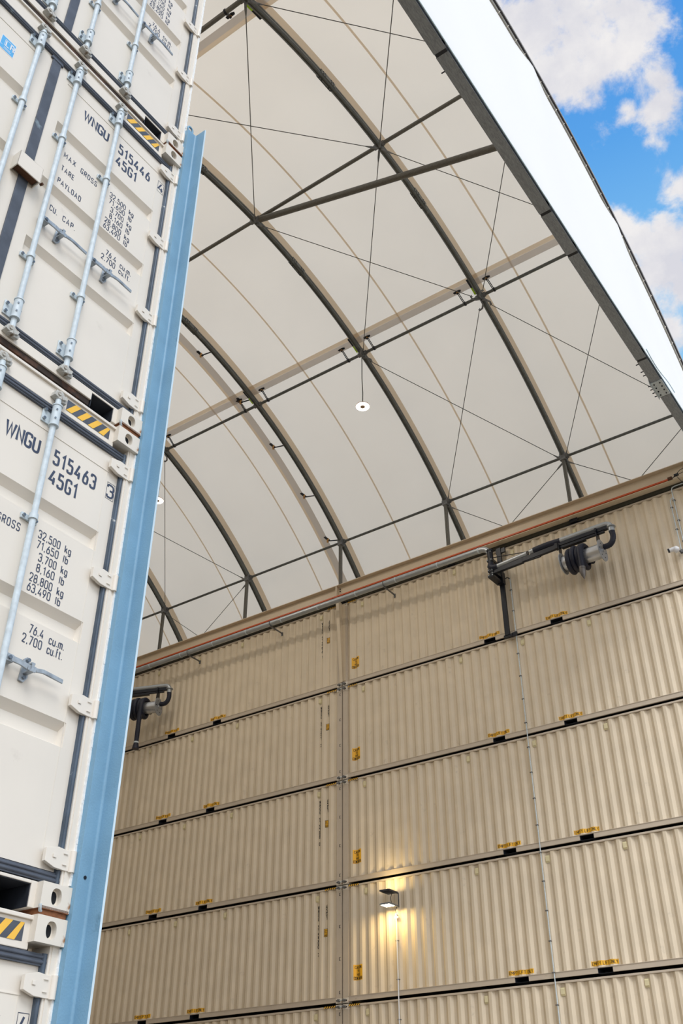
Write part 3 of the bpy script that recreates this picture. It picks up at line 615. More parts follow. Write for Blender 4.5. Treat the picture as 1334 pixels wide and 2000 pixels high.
# ================================================================ ROOF
CY, CZ = -9.86, T-6.07
def arc(Rr, d0=-12.3, d1=12.3, n=72):
    a0, a1 = math.asin(d0/Rr), math.asin(d1/Rr)
    return [(CY+Rr*math.sin(a0+(a1-a0)*i/n), CZ+Rr*math.cos(a0+(a1-a0)*i/n)) for i in range(n+1)]
def zr(y, Rr=15.0): return CZ+math.sqrt(Rr*Rr-(y-CY)**2)
def sheet(mb, xa, xb, Rr, d0=-12.2, d1=12.2, n=72, mi=0):
    p = arc(Rr, d0, d1, n); vs = []
    for y, z in p: vs += [(xa, y, z), (xb, y, z)]
    mb.add(vs, [(2*i, 2*i+1, 2*i+3, 2*i+2) for i in range(n)], mi, True)
MR = 15.28
m = MB(); sheet(m, -13.2, 12.10, MR)
roof = struct(link('ceiling', m.mesh('ceiling', MEMB)))
RX = [-12.18, -8.12, -4.06, 0.0, 4.06, 8.09, 12.12]
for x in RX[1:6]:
    part('rib_band', 'rf_kb', lambda m: sheet(m, -.13, .13, MR-.012), MEMBD, roof, (x, 0, 0))  # strip of band fabric laid under the roof above each rib
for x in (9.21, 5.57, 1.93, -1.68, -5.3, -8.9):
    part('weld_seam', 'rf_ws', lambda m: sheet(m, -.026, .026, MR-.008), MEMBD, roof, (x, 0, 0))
for d in (4.82, -4.83):
    part('fabric_pocket', None, lambda m: sheet(m, -13.1, 12.05, MR-.022, d, d+.19, 3), MEMBG, roof, label='grey strip of fabric under the roof')
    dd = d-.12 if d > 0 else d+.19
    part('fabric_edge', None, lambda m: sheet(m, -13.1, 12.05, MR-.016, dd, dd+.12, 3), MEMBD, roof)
part('fabric_pocket', None, lambda m: sheet(m, -.84, -.60, MR-.02), MEMBG, roof, label='grey strip of fabric under the roof')
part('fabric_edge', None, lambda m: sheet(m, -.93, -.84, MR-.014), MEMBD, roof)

# arch ribs: grooved section swept along the arc
def ribsec(mb, x, Rr, wd=.13, ht=.19, d0=-11.9, d1=11.9):
    sec = [(-wd/2, -ht/2+.03), (-wd/2+.03, -ht/2), (-.012, -ht/2), (-.008, -ht/2+.018), (.008, -ht/2+.018), (.012, -ht/2), (wd/2-.03, -ht/2), (wd/2, -ht/2+.03),
           (wd/2, -.02), (wd/2-.012, -.012), (wd/2-.012, .012), (wd/2, .02), (wd/2, ht/2-.03), (wd/2-.03, ht/2), (-wd/2+.03, ht/2), (-wd/2, ht/2-.03), (-wd/2, .02), (-wd/2+.012, .012), (-wd/2+.012, -.012), (-wd/2, -.02)]
    n = 64; k = len(sec); vs = []
    a0, a1 = math.asin(d0/Rr), math.asin(d1/Rr)
    for i in range(n+1):
        a = a0+(a1-a0)*i/n
        for u, v in sec: vs.append((x+u, CY+(Rr+v)*math.sin(a), CZ+(Rr+v)*math.cos(a)))
    mb.add(vs, [(i*k+j, i*k+(j+1) % k, (i+1)*k+(j+1) % k, (i+1)*k+j) for i in range(n) for j in range(k)])
def frame_at(y, Rr=15.0):
    a = math.asin((y-CY)/Rr); return a, Vector((0, CY+Rr*math.sin(a), CZ+Rr*math.cos(a)))
RL = {-8.12: 'curved steel roof rib farthest left, mostly hidden behind the blue post', -4.06: 'curved steel roof rib left of the hanging light nearest the blue post',
      0.0: 'curved roof rib with short arms reaching to the grey strip on its left', 4.06: 'curved steel roof rib from which the middle ring light hangs', 8.09: 'curved steel roof rib nearest the open end of the shelter'}
def base_strut(m, w=.09):
    m.box(-w/2, w/2, -w/2-.10, w/2-.10, 3.48, 5.25); m.box(-.011, .011, -.155, -.14, 3.48, 5.2); m.box(-.13, .13, -.2, .04, 3.475, 3.495)
for x in RX[:6]:
    if x < -12: continue
    r = thing('roof_rib', RL[x], 'roof rib', (x, 0, 0), 'curved roof ribs')
    part('arch_section', 'rb_arch', lambda m: ribsec(m, 0, 15.0), RIB, r)
    def spl(m):
        for y in (-8.0, -12.15):
            a, p = frame_at(y); rot = Matrix.Rotation(-a, 4, 'X')
            def W(q): return rot @ Vector(q)+p
            for sx in (-1, 1):
                vs = [W((sx*.075+i*.006, j*.28, kk*.07)) for i in (-1, 1) for j in (-1, 1) for kk in (-1, 1)]
                m.add(vs, [(0, 1, 3, 2), (4, 6, 7, 5), (0, 4, 5, 1), (2, 3, 7, 6), (0, 2, 6, 4), (1, 5, 7, 3)])
                for j in (-.2, -.12, .12, .2):
                    for kk in (-.035, .035):
                        m.tube([W((sx*.078, j, kk)), W((sx*.092, j, kk))], .016, 6, 1)
            for j in (-.24, -.14, .14, .24): m.tube([W((-.03, j, -.09)), W((-.03, j, -.125))], .012, 6, 1)
    part('splice_plate', 'rb_spl', spl, [RIB, BLACK], r, label='bolted splice plates')
    part('support_leg', 'rb_leg', lambda m: (lambda q: q)(base_strut(m)), STRUT, r, (0, 0, T))
    part('node_bracket', 'rb_node', lambda m: (m.box(-.09, .09, -.16, .02, T+5.08, T+5.34), [m.tube([(sx*.09, yy, T+zz), (sx*.12, yy, T+zz)], .018, 6) for sx in (-1, 1) for yy in (-.11, -.03) for zz in (5.14, 5.28)]), GALD, r, bevel=.01)
    part('base_clamp', 'rb_clamp', lambda m: (m.box(-.12, .12, -.1, .14, T+2.90, T+2.99), m.box(-.25, .25, -.02, .10, T+2.88, T+2.93)), BLACK, r)
    if x == 0.0:
        def arms(m):
            for y in (-6.92, -4.95, -3.2, -1.47, -.1):
                p0 = Vector((-.06, y, zr(y))); p1 = Vector((-.55, y+.02, zr(y, 15.12)))
                m.tube([p0, p1], .02, 8); m.tube([p1+Vector((0, 0, -.05)), p1+Vector((0, 0, .1))], .035, 8, 1); m.box(p1.x-.06, p1.x+.02, y-.13, y+.13, p1.z+.07, p1.z+.10, 0)
        part('standoff_arm', None, arms, [BLACK, BRASS], r, label='short black arms reaching to the grey strip')
# end arch with its lashed edge, header beam and gable
EX = 12.12
r = thing('end_arch', 'grey tubular arch along the outer roof edge against the sky', 'roof arch', (0, 0, 0))
part('arch_tube', None, lambda m: m.tube([(EX, y, z) for y, z in arc(15.05, -11.9, 11.9, 90)], .05, 10), mat('weathered_tube', (.36, .345, .31), .5, .2, var=.12), r)
def lash(m):
    a = -11.8
    while a < 11.8:
        y = CY+a; z = zr(y, 15.06)
        m.tube([(EX+.058*math.cos(t), y+.02*math.sin(t), z+.062*math.sin(t)) for t in [2*math.pi*i/10 for i in range(10)]], .009, 5, closed=True); a += .42
part('lashing_cord', None, lash, mat('lashing', (.75, .70, .62), .8), r)
part('roof_hem', None, lambda m: sheet(m, 12.06, 12.205, 15.13), mat('hem_grey', (.10, .095, .105), .7), r)
part('hem_edge', None, lambda m: sheet(m, 12.203, 12.22, 15.12), WHITE, r)
r = thing('header_beam', 'straight galvanised steel beam edging the white gable fabric', 'steel beam', (0, 0, T))
HEAD = mat('header_galvanised', (.26, .29, .325), .55, .25, var=.22, sc=9, dirt=(.36, .40, .44), dsc=16, dlo=.5, dhi=.7, stretch=(6, 1, 1))
hx0, hx1, hz0, hz1 = 11.965, 12.20, 3.05, 3.36
JT = [-22.1, -18.2, -14.24, -10.2, -8.94, -5.14, -3.65, 1.9]
for a, b in zip(JT, JT[1:]):
    part('beam_length', None, lambda m: (m.box(hx0, hx1, a+.035, b-.035, hz0, hz0+.016), m.box(hx0, hx1, a+.035, b-.035, hz1-.016, hz1), m.box(12.065, 12.08, a+.035, b-.035, hz0+.014, hz1-.014)), HEAD, r)
part('joint_packing', None, lambda m: [m.box(hx0+.01, hx1-.01, a-.036, a+.036, hz0+.004, hz1-.004) for a in JT[1:-1]], BLACK, r)
def hs(m):
    for yc in (-3.95,):
        m.box(hx0-.02, hx1+.02, yc-.30, yc+.30, hz0-.02, hz0-.002); m.box(hx0-.035, hx0-.02, yc-.34, yc+.34, hz0-.05, hz0+.12)
        for i in range(4):
            for xx in (12.01, 12.15):
                m.tube([(xx, yc-.22+i*.145, hz0-.02), (xx, yc-.22+i*.145, hz0-.04)], .018, 6, 1)
            m.tube([(hx0-.03, yc-.22+i*.145, hz0-.015), (hx0-.10, yc-.22+i*.145, hz0-.015)], .013, 6, 1)
    for yc in (-4.55, -4.7, -5.0, -13.9): m.tube([(hx0, yc, hz0+.03), (hx0-.07, yc, hz0+.03)], .013, 6, 1)
part('bolted_splice', None, hs, [GALV, BLACK], r)
part('rope', None, lambda m: (m.tube([(hx1+.035, y, hz0+.04+.015*math.sin(y*9)) for y in [-22+i*.35 for i in range(68)]], .012, 5), m.tube([(hx1+.07, y, hz0+.10+.08*math.sin(y*3)) for y in [-5.3+i*.1 for i in range(20)]], .012, 5)), BLUEE, r, label='thin cord along the outer flange')
part('bearing_pad', None, lambda m: (m.box(hx0, hx1, .35, 1.9, 2.91, 3.05), m.box(hx0, hx1, -21.8, -19.7, 2.91, 3.05)), GALD, r)
# gable
def gable(m):
    n, k = 110, 8; vs = []
    for i in range(n+1):
        y = -21.75+i*(1.95+21.75)/n
        bulge = max([0]+[1-abs(y-q)/.75 for q in (-19.7, -15.02, -9.5, -4.75, .0)])
        zt = max(zr(y, 14.99+.13*bulge)-T, hz1+.02); zb = hz0+.05
        for j in range(k+1):
            t = j/k; z = zb+(zt-zb)*t
            x = 12.225+(12.125+.06*bulge-12.225)*t+.018*math.sin(y*2.1+t*3)*math.sin(math.pi*t)+.012*math.sin(t*9+y)*math.sin(math.pi*t)
            vs.append((x, y, z))
    m.add(vs, [(i*(k+1)+j, (i+1)*(k+1)+j, (i+1)*(k+1)+j+1, i*(k+1)+j+1) for i in range(n) for j in range(k)], 0, True)
gb = MB(); gable(gb)
tag(link('gable_membrane', gb.mesh('gable_membrane', GABLE), None, (0, 0, T)), 'bright white fabric between the steel header beam and the roof edge', 'fabric panel')

# purlins
PUR = {-9.86: ('straight steel purlin tube along the ridge of the roof', .05), -4.70: ('straight purlin tube with black strap arms, crossing just above the ring light', .045),
       -15.02: ('straight purlin tube at the top left corner of the roof', .055), -.02: ('straight purlin tube lowest on the roof, just above the beige beam', .042)}
NZ = {y: zr(y)-T for y in PUR}
for y, (lb_, rr) in PUR.items():
    z = zr(y)
    r = thing('purlin', lb_, 'purlin', (0, y, z))
    part('purlin_tube', None, lambda m: [m.tube([(a+.10, 0, 0), (b-.10, 0, 0)], rr, 10) for a, b in zip(RX, RX[1:])], STRUT if y < -9 else RIB, r)
    part('end_plate', None, lambda m: [m.box(x+s*.11-.04, x+s*.11+.04, -.05, .05, -.05, .05) for x in RX[1:6] for s in (-1, 1)], GALD, r)
    if y in (-4.70, -15.02):
        sg = 1 if y > -9 else -1
        for x in RX[1:6]:
            for dx in ((-.50, .43) if sg > 0 else (-.55,)):
                def arm(m):
                    top = Vector((-.10, -.24*sg, .30))
                    for o in (-.018, .018): m.tube([(o, .02*sg, -.05), (o-.09, -.21*sg, .28)], .013, 6)
                    m.tube([(-.02, 0, 0), (.02, 0, 0)], rr+.018, 10)
                    m.tube([top-Vector((0, 0, .06)), top+Vector((0, 0, .04))], .026, 8); m.tube([top+Vector((0, 0, -.03)), top+Vector((0, 0, .0))], .035, 8, 1)
                    m.prism([(top.x+a, top.y+b) for a, b in ((-.12, -.03), (-.10, .03), (.10, .03), (.12, -.02), (.05, -.045), (-.05, -.045))], 2, .315, .335)
                part('strap_arm', 'pa%d' % sg, arm, [BLACK, BRASS], r, (x+dx, 0, 0))
            part('lime_tag', 'pg%d' % sg, lambda m: m.beam((-.10, -.12*sg, .02), (-.10, -.34*sg, .10), .055, .012), LIME, r, (x, 0, 0), label='lime green strap label')
            part('strap_tail', 'pt%d' % sg, lambda m: m.beam((-.10, -.34*sg, .10), (-.10, -.62*sg, .17), .05, .02), BLACK, r, (x, 0, 0))
# ridge strut to the gable post
r = thing('diagonal_strut', 'thickest steel tube, slanting from the ridge joint to the header beam', 'brace', (0, 0, T))
part('strut_tube', None, lambda m: m.tube([(4.25, -9.86, NZ[-9.86]-.10), (11.96, -9.86, 6.05)], .085, 14), STRUT, r)
part('end_joint', None, lambda m: m.tube([(4.02, -9.86, NZ[-9.86]-.03), (4.3, -9.86, NZ[-9.86]-.11)], .055, 8), GALD, r)
gp = MB(); gp.box(11.97, 12.06, -9.85, -9.75, 3.36, 8.7)
tag(link('gable_post', gp.mesh('gable_post', GALD), None, (0, 0, T)), 'upright steel post behind the white gable fabric', 'post')

# bracing cables
def node(x, y): 
    if y > .5: return Vector((x, .93, 3.55))
    return Vector((x, y, NZ[y]))
bays = {(4.06, 8.09): 'between the two nearest ribs', (8.09, 12.05): 'next to the header beam', (-8.12, -4.06): 'behind the blue post'}
rows = [(-15.02, -9.86, 'above the ridge'), (-9.86, -4.70, 'just below the ridge'), (-4.70, -.02, 'just above the lowest purlin'), (-.02, .9, 'below the lowest purlin')]
for (xa, xb), bt in bays.items():
    for ya, yb, rt in rows:
        if xa < 0 and ya < -5: continue
        for d in (0, 1):
            p, q = (node(xa, ya), node(xb, yb)) if d == 0 else (node(xb, ya), node(xa, yb))
            if yb > .5: q = Vector(((xa+xb)/2+(-.06 if d == 0 else .06), -.10, 3.50))
            dn = Vector((0, 0, -.14)); p = p+dn; q = q+(dn if yb < .5 else Vector((0, 0, 0)))
            u = (q-p).normalized(); lab = 'thin steel bracing cable %s, %s, %s' % (bt, rt, 'falling rightward' if d == 0 else 'falling leftward')
            p = p+u*.25; q = q-u*(.25 if yb < .5 else 0)
            o = thing('bracing_cable', lab.replace('thin steel bracing cable', 'thin bracing cable'), 'cable', (0, 0, T), 'roof bracing cables')
            part('wire_rope', None, lambda m: m.tube([p, q], .0105, 6), CABLE, o)
            def hk(m):
                for e_, s in ((p, 1), (q, -1)):
                    if e_.z < 3.9: continue
                    w_ = u*s; sd_ = w_.cross(Vector((0, 0, 1))).normalized()
                    big = ya == -4.70 and s == 1 or yb == -4.70 and s == -1
                    if big: m.tube([e_-w_*.22, e_-w_*.12+sd_*.07, e_+w_*.0+sd_*.075, e_+w_*.06+sd_*.02, e_+w_*.05-sd_*.03], [.022, .026, .028, .024, .014], 8)
                    else: m.tube([e_-w_*.2, e_-w_*.02, e_+w_*.12], [.028, .028, .012], 8)
            part('hook', None, hk, GALD, o)

# ================================================================ BEIGE BEAM ON TOP OF THE WALL, DUCT, ORANGE COVER
r = thing('steel_beam', 'long beige I-beam lying along the top of the far container wall', 'steel beam', (0, 0, T))
def ibeam(m, a, b):
    m.box(a, b, -.25, .05, 3.00, 3.018); m.box(a, b, -.25, .05, 3.462, 3.48); m.box(a, b, -.106, -.094, 3.016, 3.464)
for a, b in ((-12.1, -.09), (-.07, 11.93)): part('beam_length', None, lambda m: ibeam(m, a, b), BEAM, r, bevel=0)
part('end_plate', None, lambda m: (m.box(-.10, -.072, -.24, .04, 3.0, 3.48), [m.tube([(.0, -.108, z), (.0, -.13, z)], .02, 6, 1) for z in (3.3, 3.38)], m.box(.0-.07, -.06, -.24, .04, 3.018, 3.46)), [BEAM, BLACK], r)
pk = MB(); pk.box(-12.1, 11.9, -.04, .045, 2.90, 2.998)  # dark strip put in as the shade of the gap below the beam
tag(link('gap_shade_strip', pk.mesh('gap_shade_strip', OLIVE), None, (0, 0, T)), 'dark olive strip standing for the shaded gap between beige beam and container tops', 'gap shade')
r = thing('bracket_column', 'narrow beige tapering bracket from the beam down to the container joint', 'bracket', (0, 0, T))
part('face_flange', None, lambda m: m.add([(x, y, z) for z, y in ((2.99, -.30), (.12, -.06)) for x, yy in ((-.055, 0), (.055, 0))]+[(x, y+.015, z) for z, y in ((2.99, -.30), (.12, -.06)) for x in (-.055, .055)], [(0, 1, 3, 2), (4, 6, 7, 5), (0, 2, 6, 4), (1, 5, 7, 3), (0, 4, 5, 1), (2, 3, 7, 6)]), BEAM, r)
part('web_plate', None, lambda m: m.prism([(-.30, 2.98), (-.008, 2.98), (-.008, .16), (-.06, .14)], 0, -.006, .006), BEAM, r)
part('wall_flange', None, lambda m: m.box(-.05, .13, -.012, -.002, .16, 2.86), BEAM, r)
r = thing('air_duct', 'round galvanised duct running under the beige beam to the exhaust arm', 'duct', (0, 0, T))
DZ, DY, DR = 2.665, -.60, .085
def el(pts): return pts
part('duct_run', None, lambda m: m.tube([(-12, DY, DZ), (5.30, DY, DZ), (5.42, DY, DZ-.01), (5.52, DY, DZ-.045), (5.60, DY, DZ-.12), (5.64, DY, DZ-.22)], DR, 18), DUCT, r)
part('duct_collar', None, lambda m: [m.tube([(x, DY, DZ), (x+.03, DY, DZ)], DR+.006, 18) for x in [-10.9+i*1.48 for i in range(11)]]+[m.tube([(5.28, DY, DZ), (5.33, DY, DZ)], DR+.008, 18)], GALV, r)
for x in (-10.2, -6.10, -2.45, 2.0):
    def br(m):
        m.beam((0, -.66, DZ-.105), (0, -.0, DZ-.105), .035, .035); m.box(-.03, .03, -.02, .005, DZ-.20, DZ-.07)
        m.tube([(0, DY+(DR+.012)*math.cos(t), DZ+(DR+.012)*math.sin(t)) for t in [math.pi*2*i/16 for i in range(16)]], .009, 5, closed=True)
    part('duct_bracket', 'dbr', br, GALD, r, (x, 0, 0))
r = thing('cable_cover', 'long orange insulated busbar along the lower flange of the beige beam', 'busbar', (0, 0, T))
part('orange_sleeve', None, lambda m: m.box(-12, 10.93, -.270, -.228, 3.032, 3.078), ORANGE, r, bevel=.004)
part('clip', None, lambda m: [m.box(x-.012, x+.012, -.275, -.10, 3.04, 3.052) or m.box(x-.012, x+.012, -.275, -.232, 3.045, 3.10) for x in [-11.0+1.2*i for i in range(19)]], BLACK, r)
part('end_plug', None, lambda m: m.box(10.93, 11.05, -.30, -.22, 3.02, 3.10), RUST, r, bevel=.006)
part('feed_wires', None, lambda m: (m.tube([(11.05, -.25, 3.06), (11.15, -.28, 3.10), (11.3, -.30, 3.20), (11.5, -.3, 3.24), (11.9, -.2, 3.26)], .008, 6), m.tube([(11.05, -.26, 3.05), (11.2, -.3, 3.07), (11.5, -.3, 3.13), (11.9, -.2, 3.18)], .008, 6),
      m.tube([(11.15, -.31, 3.12), (11.22, -.31, 2.95), (11.3, -.25, 2.78), (11.45, -.12, 2.66)], .008, 6), m.box(11.12, 11.24, -.33, -.27, 3.06, 3.11)), BLACK, r)

# ================================================================ EXHAUST HOSE REELS
def reel(x, y, z, rot, label, group, hose_len, tip, mast):
    r = thing('exhaust_reel_arm', label, 'hose reel', (x, y, T+z), group, rot=(0, 0, rot))
    # local: +x along the arm, origin at the pivot, arm height 0
    if mast:
        part('mast', None, lambda m: (m.box(-.05, .09, .50, .57, -1.88, .98), m.box(-.10, .16, .52, .58, -1.94, -1.86), m.box(.14, .30, .55, .585, -1.95, -1.83), m.box(-.08, .22, .52, .585, .80, .95), m.box(-.06, .12, .40, .56, -.28, .1)), BLACK, r, bevel=.004)
        part('pivot_column', None, lambda m: (m.tube([(0, 0, .62), (0, 0, .08)], .085, 16), m.tube([(0, 0, .65), (0, 0, .60)], .10, 16), m.box(-.09, .09, -.08, .42, .25, .33), m.box(-.09, .09, -.08, .50, -.10, .0), m.tube([(0, 0, .0), (0, 0, -.24)], .07, 12), m.box(-.11, .07, -.06, .5, -.26, -.18)), BLACK, r, bevel=.003)
        part('flexible_bend', None, lambda m: m.tube([(0, 0, .20), (-.01, -.02, .10), (.06, -.03, .02), (.20, -.02, .02)], [.085, .10, .10, .085], 16), RUBBER, r)
        part('bolts', None, lambda m: [m.tube([(a, -.083, b), (a, -.10, b)], .013, 6) for a in (-.06, .06) for b in (.29, -.05, .56, -.15, -.22)], GALV, r)
    if not mast: part('wall_bracket', None, lambda m: (m.box(-.05, .05, 0, 1.85, -.2, -.1), m.box(-.06, .06, 1.77, 1.85, -1.6, 1.2), m.tube([(0, 0, -.25), (0, 0, .3)], .07, 12)), BLACK, r, rot=(0, 0, -rot))
    part('lower_beam', None, lambda m: (m.beam((.0, 0, -.10), (1.0, 0, -.08), .10, .13), m.beam((.9, 0, -.06), (2.05, 0, -.03), .09, .13), m.beam((.62, 0, -.1), (1.55, 0, -.12), .06, .05)), BLACK, r)
    part('stay_rod', None, lambda m: (m.tube([(.05, 0, .38), (1.18, 0, .16)], .012, 6), m.beam((1.18, 0, .0), (1.18, 0, .17), .03, .05)), BLACK, r)
    part('inner_duct', None, lambda m: m.tube([(.12, 0, .03), (1.15, 0, .10)], .075, 16), DUCT, r)
    part('duct_collar', None, lambda m: m.tube([(1.24, 0, .105), (1.38, 0, .115)], .082, 16), DUCT, r)
    def flex(m):
        n = 40; pts = [(1.36+i*.82/n, 0, .115+.02*math.sin(math.pi*i/n)) for i in range(n+1)]; m.tube(pts, [.088+(.008 if i % 2 else 0) for i in range(n+1)], 14)
    part('flexible_duct', None, flex, RUBBER, r)
    part('outer_beam', None, lambda m: (m.beam((2.0, 0, .01), (3.55, 0, .01), .10, .10), m.beam((2.1, 0, -.08), (3.45, 0, -.08), .07, .05), m.box(2.02, 2.10, -.07, .07, -.10, .14), m.box(2.2, 2.9, -.06, .06, -.14, -.11)), BLACK, r)
    part('outer_duct', None, lambda m: m.tube([(2.16, 0, .13), (3.42, 0, .13), (3.52, 0, .125), (3.60, 0, .09), (3.645, 0, .02), (3.655, 0, -.06)], .078, 18), DUCT, r)
    part('elbow_flange', None, lambda m: (m.tube([(3.655, 0, -.0), (3.655, 0, -.012)], .12, 18), m.tube([(3.655, 0, -.06), (3.655, 0, -.15)], .085, 16)), DUCT, r)
    def droop(m):
        pts = [(3.655, 0, -.15), (3.665, 0, -.25), (3.66, 0, -.34), (3.62, 0, -.45), (3.55, 0, -.52), (3.46, 0, -.54), (3.36, 0, -.53)]
        fine_ = []
        for i in range(len(pts)-1):
            for t in (0, .25, .5, .75): fine_.append(tuple(pts[i][j]+(pts[i+1][j]-pts[i][j])*t for j in range(3)))
        fine_.append(pts[-1]); m.tube(fine_, [.072+(.007 if i % 2 else 0) for i in range(len(fine_))], 14)
    part('flexible_bend', None, droop, RUBBER, r)
    ax = -.62
    part('hanger_plate', None, lambda m: (m.prism([(-.10, .0), (.10, .0), (.13, -.35), (.06, -.68), (-.06, -.68), (-.13, -.35)], 0, 3.24, 3.255), m.prism([(-.10, .0), (.10, .0), (.06, -.66), (-.06, -.66)], 0, 2.13, 2.145), m.box(3.22, 3.27, -.11, .11, -.02, .06)), BLACK, r)
    part('drum', None, lambda m: m.tube([(2.2, 0, ax), (3.30, 0, ax)], .20, 30), DRUM, r)
    for xx in (2.17, 3.30):
        part('drum_disc', None, lambda m: (m.tube([(xx, 0, ax), (xx+.018, 0, ax)], .305, 40), [m.tube([(xx-.004, .2*math.cos(t), ax+.2*math.sin(t)), (xx+.024, .2*math.cos(t), ax+.2*math.sin(t))], .018, 10, 1) for t in [2*math.pi*i/6 for i in range(6)]],
             m.tube([(xx-.02, 0, ax), (xx+.06, 0, ax)], .05, 14, 2)), [DISC, BLACK, DRUM], r)
    def coils(m):
        pts = []; rr = []; turns = 4.3; n = 60*4
        for i in range(n+1):
            t = i/n; a = math.pi*.5-2*math.pi*turns*t
            R_c = .285+.02*math.sin(t*17); pts.append((2.33+.56*t, R_c*math.cos(a), ax+R_c*math.sin(a))); rr.append(.072+(.006 if i % 2 else 0))
        m.tube(pts, rr, 12)
    part('coiled_hose', None, coils, RUBBER, r)
    def fall(m):
        n = 44; x_ = 2.80; pts = [(x_, -.10, ax+.27), (x_, -.22, ax+.20), (x_, -.30, ax+.08)]
        pts += [(x_+.0*i, -.315, ax+.0-hose_len*i/n) for i in range(n+1)]
        m.tube(pts, [.075+(.006 if i % 2 else 0) for i in range(len(pts))], 12)
    part('hanging_hose', None, fall, RUBBER, r)
    zt = ax-hose_len
    if tip == 'cone': part('nozzle', None, lambda m: (m.tube([(2.80, -.315, zt+.02), (2.80, -.315, zt-.04)], .088, 14), m.tube([(2.80, -.315, zt-.04), (2.80, -.315, zt-.12), (2.805, -.315, zt-.24), (2.815, -.315, zt-.36)], [.082, .088, .055, .004], 14)), mat('dull_nozzle_steel', (.16, .15, .145), .4, .5, var=.2), r)
    else: part('nozzle', None, lambda m: (m.tube([(2.80, -.315, zt+.03), (2.80, -.315, zt-.02)], .085, 14, 1), m.tube([(2.80, -.315, zt-.02), (2.80, -.315, zt-.22)], [.08, .12], 14)), [RUBBER, GALV], r)
    return r
reel(5.68, -.66, 1.86, math.atan2(-.12, 3.5), 'black exhaust arm with hose reel and pointed nozzle on the top container', 'exhaust reel arms', .50, 'cone', True)
reel(-10.28, -1.85, 1.50, math.atan2(.42, 1.14), 'exhaust hose reel half hidden behind the blue post', 'exhaust reel arms', 1.35, 'flare', False)

# ================================================================ CONDUITS, CAMERA, FLOODLIGHTS, RING LIGHTS
r = thing('conduit', 'long thin grey conduit dropping down the far wall below the exhaust arm mast', 'conduit', (0, 0, T))
part('conduit_tube', None, lambda m: m.tube([(5.93, -.035, 1.78), (5.93, -.035, -T+.05)], .014, 8), GALV, r)
part('feed_bend', None, lambda m: m.tube([(5.70, -.12, 1.66), (5.76, -.09, 1.78), (5.86, -.05, 1.84), (5.93, -.035, 1.78)], .014, 8), BLACK, r)
part('conduit_clip', None, lambda m: [m.box(5.885, 5.95, -.052, -.006, z, z+.022) for z in [1.4-.67*i for i in range(23)]], GALD, r)
r = thing('camera_conduit', 'pair of grey conduits coming over the wall top to the white camera', 'conduit', (0, 0, T))
part('conduit_tube', None, lambda m: m.tube([(11.7, -.05, 2.93), (11.02, -.05, 2.93), (10.94, -.05, 2.91), (10.91, -.05, 2.84), (10.91, -.05, -.02)], .014, 8), GALV, r)
part('conduit_tube', None, lambda m: m.tube([(10.91, -.05, 2.60), (10.87, -.05, 2.58), (10.82, -.05, 2.54), (10.81, -.05, 2.46), (10.81, -.05, .98)], .014, 8), GALV, r)
part('conduit_clip', None, lambda m: [m.box(10.78, 10.85, -.065, -.006, z, z+.02) for z in (2.3, 1.6)]+[m.box(10.88, 10.95, -.065, -.006, z, z+.02) for z in (2.5, 1.85, 1.2, .5)], GALD, r)
r = thing('security_camera', 'white security camera pointing left near the right edge of the top container', 'security camera', (10.80, -.02, T+.92))
part('mount', None, lambda m: (m.box(-.03, .05, -.05, .01, -.05, .05), m.tube([(0, -.03, -.02), (-.02, -.12, -.02), (-.06, -.2, .0)], .02, 8)), GALD, r, bevel=.005)
part('camera_body', None, lambda m: (m.tube([(.02, -.28, -.07), (-.03, -.29, -.06), (-.07, -.29, -.05), (-.11, -.29, -.04)], [.05, .088, .095, .06], 18), m.tube([(-.08, -.30, -.03), (-.22, -.33, -.05)], [.066, .055], 14)), WHITE, r)
part('lens_hood', None, lambda m: m.tube([(-.215, -.329, -.05), (-.255, -.34, -.056)], .056, 14), BLACK, r)
part('camera_cable', None, lambda m: m.tube([(.0, -.29, -.09), (.03, -.25, -.14), (.09, -.15, -.15), (.13, -.06, -.1), (.06, -.04, -.04)], .008, 6), BLACK, r)

r = thing('floodlight_pair', 'two small floodlights one above the other, shining on the container side', 'floodlight', (1.80, 0, T-6.62))
part('wall_plate', None, lambda m: (m.box(-.012, .012, -.012, .004, -.06, .30), m.box(-.02, .02, -.10, -.015, -.05, -.02), m.box(-.02, .02, -.10, -.015, .27, .30)), GALD, r, bevel=.003)
def head(m, dz, lens, tilt):
    x0, x1, y0, y1 = -.27, .03, -.50, -.08
    m.box(x0, x1, y0, y1, dz-.018, dz+.018)
    for i in range(7): m.box(x0+.03+i*.038, x0+.042+i*.038, y0+.04, y1-.16, dz+(.018 if lens < 0 else -.034), dz+(.034 if lens < 0 else -.018))
a = part('lower_head', None, lambda m: head(m, -.045, -1, 0), mat('grey_alloy', (.22, .25, .30), .4, .5), r, bevel=.003)
part('lit_lens', None, lambda m: m.box(-.245, .005, -.48, -.22, -.068, -.0632), LEDY, a)
b = part('upper_head', None, lambda m: head(m, .29, 1, 0), mat('dark_alloy', (.05, .06, .085), .4, .4), r, bevel=.003)
part('upper_lens', None, lambda m: m.box(-.245, .005, -.48, -.22, .309, .313), LEDY, b)
part('power_cable', None, lambda m: (m.tube([(-.08, -.2, .27), (-.12, -.2, .15), (-.1, -.2, .02), (-.08, -.2, -.03)], .008, 6), m.tube([(-.0, -.1, -.07), (-.06, -.08, -.14), (-.05, -.06, -.22), (-.02, -.05, -.27)], .009, 6)), BLACK, r)
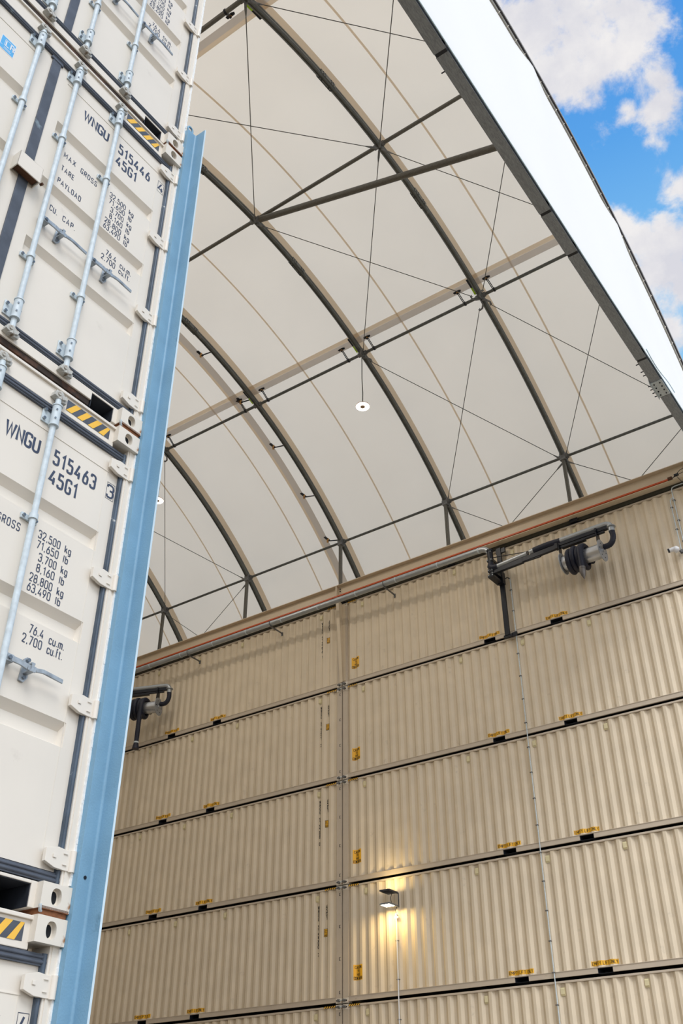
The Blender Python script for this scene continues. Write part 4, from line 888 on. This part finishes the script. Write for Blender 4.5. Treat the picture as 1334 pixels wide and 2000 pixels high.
for nm, dz, rx, en in (('floodlight_down', -.09, 0, 20), ('floodlight_up', .335, math.pi, 8)):
    l = bpy.data.lights.new(nm, 'AREA'); l.shape = 'RECTANGLE'; l.size = .24; l.size_y = .25; l.energy = en; l.color = (1, .70, .26)
    lo = bpy.data.objects.new(nm, l); C.objects.link(lo); lo.parent = r; lo.location = (-.12, -.35, dz); lo.rotation_euler = (rx, 0, 0)
r = thing('lamp_conduit', 'white conduit running down the far wall from the floodlights', 'conduit', (0, 0, T))
part('conduit_tube', None, lambda m: m.tube([(1.74, -.045, -6.86), (1.74, -.045, -T+.02)], .016, 8), WHITE, r)
part('conduit_cap', None, lambda m: (m.tube([(1.74, -.045, -6.92), (1.74, -.045, -6.84)], .03, 10), m.box(1.69, 1.79, -.06, -.006, -6.95, -6.90)), WHITE, r)
part('conduit_clip', None, lambda m: [m.box(1.70, 1.78, -.055, -.006, z, z+.02) for z in [-7.5-.9*i for i in range(8)]], GALD, r)
for x, lb_ in ((4.06, 'lit ring light hanging on a cord from the middle of the roof'), (-4.06, 'lit ring light half hidden behind the blue post')):
    zt = NZ[-4.70]-.1; zl = 5.86
    r = thing('ring_light', lb_, 'pendant light', (x+.03, -4.78, T+zl), 'hanging ring lights')
    part('cord', None, lambda m: m.tube([(0, 0, .06), (.01, 0, .5), (-.01, 0, 1.1), (0, 0, zt-zl)], .014, 6), CABLE, r)
    part('housing', None, lambda m: m.tube([(0, 0, .0), (0, 0, .02), (0, 0, .07)], [.20, .20, .05], 32), HUB, r)
    part('diffuser', None, lambda m: m.add([(rr*math.cos(t), rr*math.sin(t), -.004) for rr in (.07, .195) for t in [2*math.pi*i/36 for i in range(36)]], [(i, (i+1) % 36, 36+(i+1) % 36, 36+i) for i in range(36)]), LEDW, r, label='glowing white ring')
    l = bpy.data.lights.new('ring_lamp', 'AREA'); l.shape = 'DISK'; l.size = .36; l.energy = 90; l.color = (1, .88, .72)
    lo = bpy.data.objects.new('ring_lamp', l); C.objects.link(lo); lo.parent = r; lo.location = (0, 0, -.03)
    part('hub', None, lambda m: m.tube([(0, 0, -.001), (0, 0, -.02)], .068, 20), HUB, r)
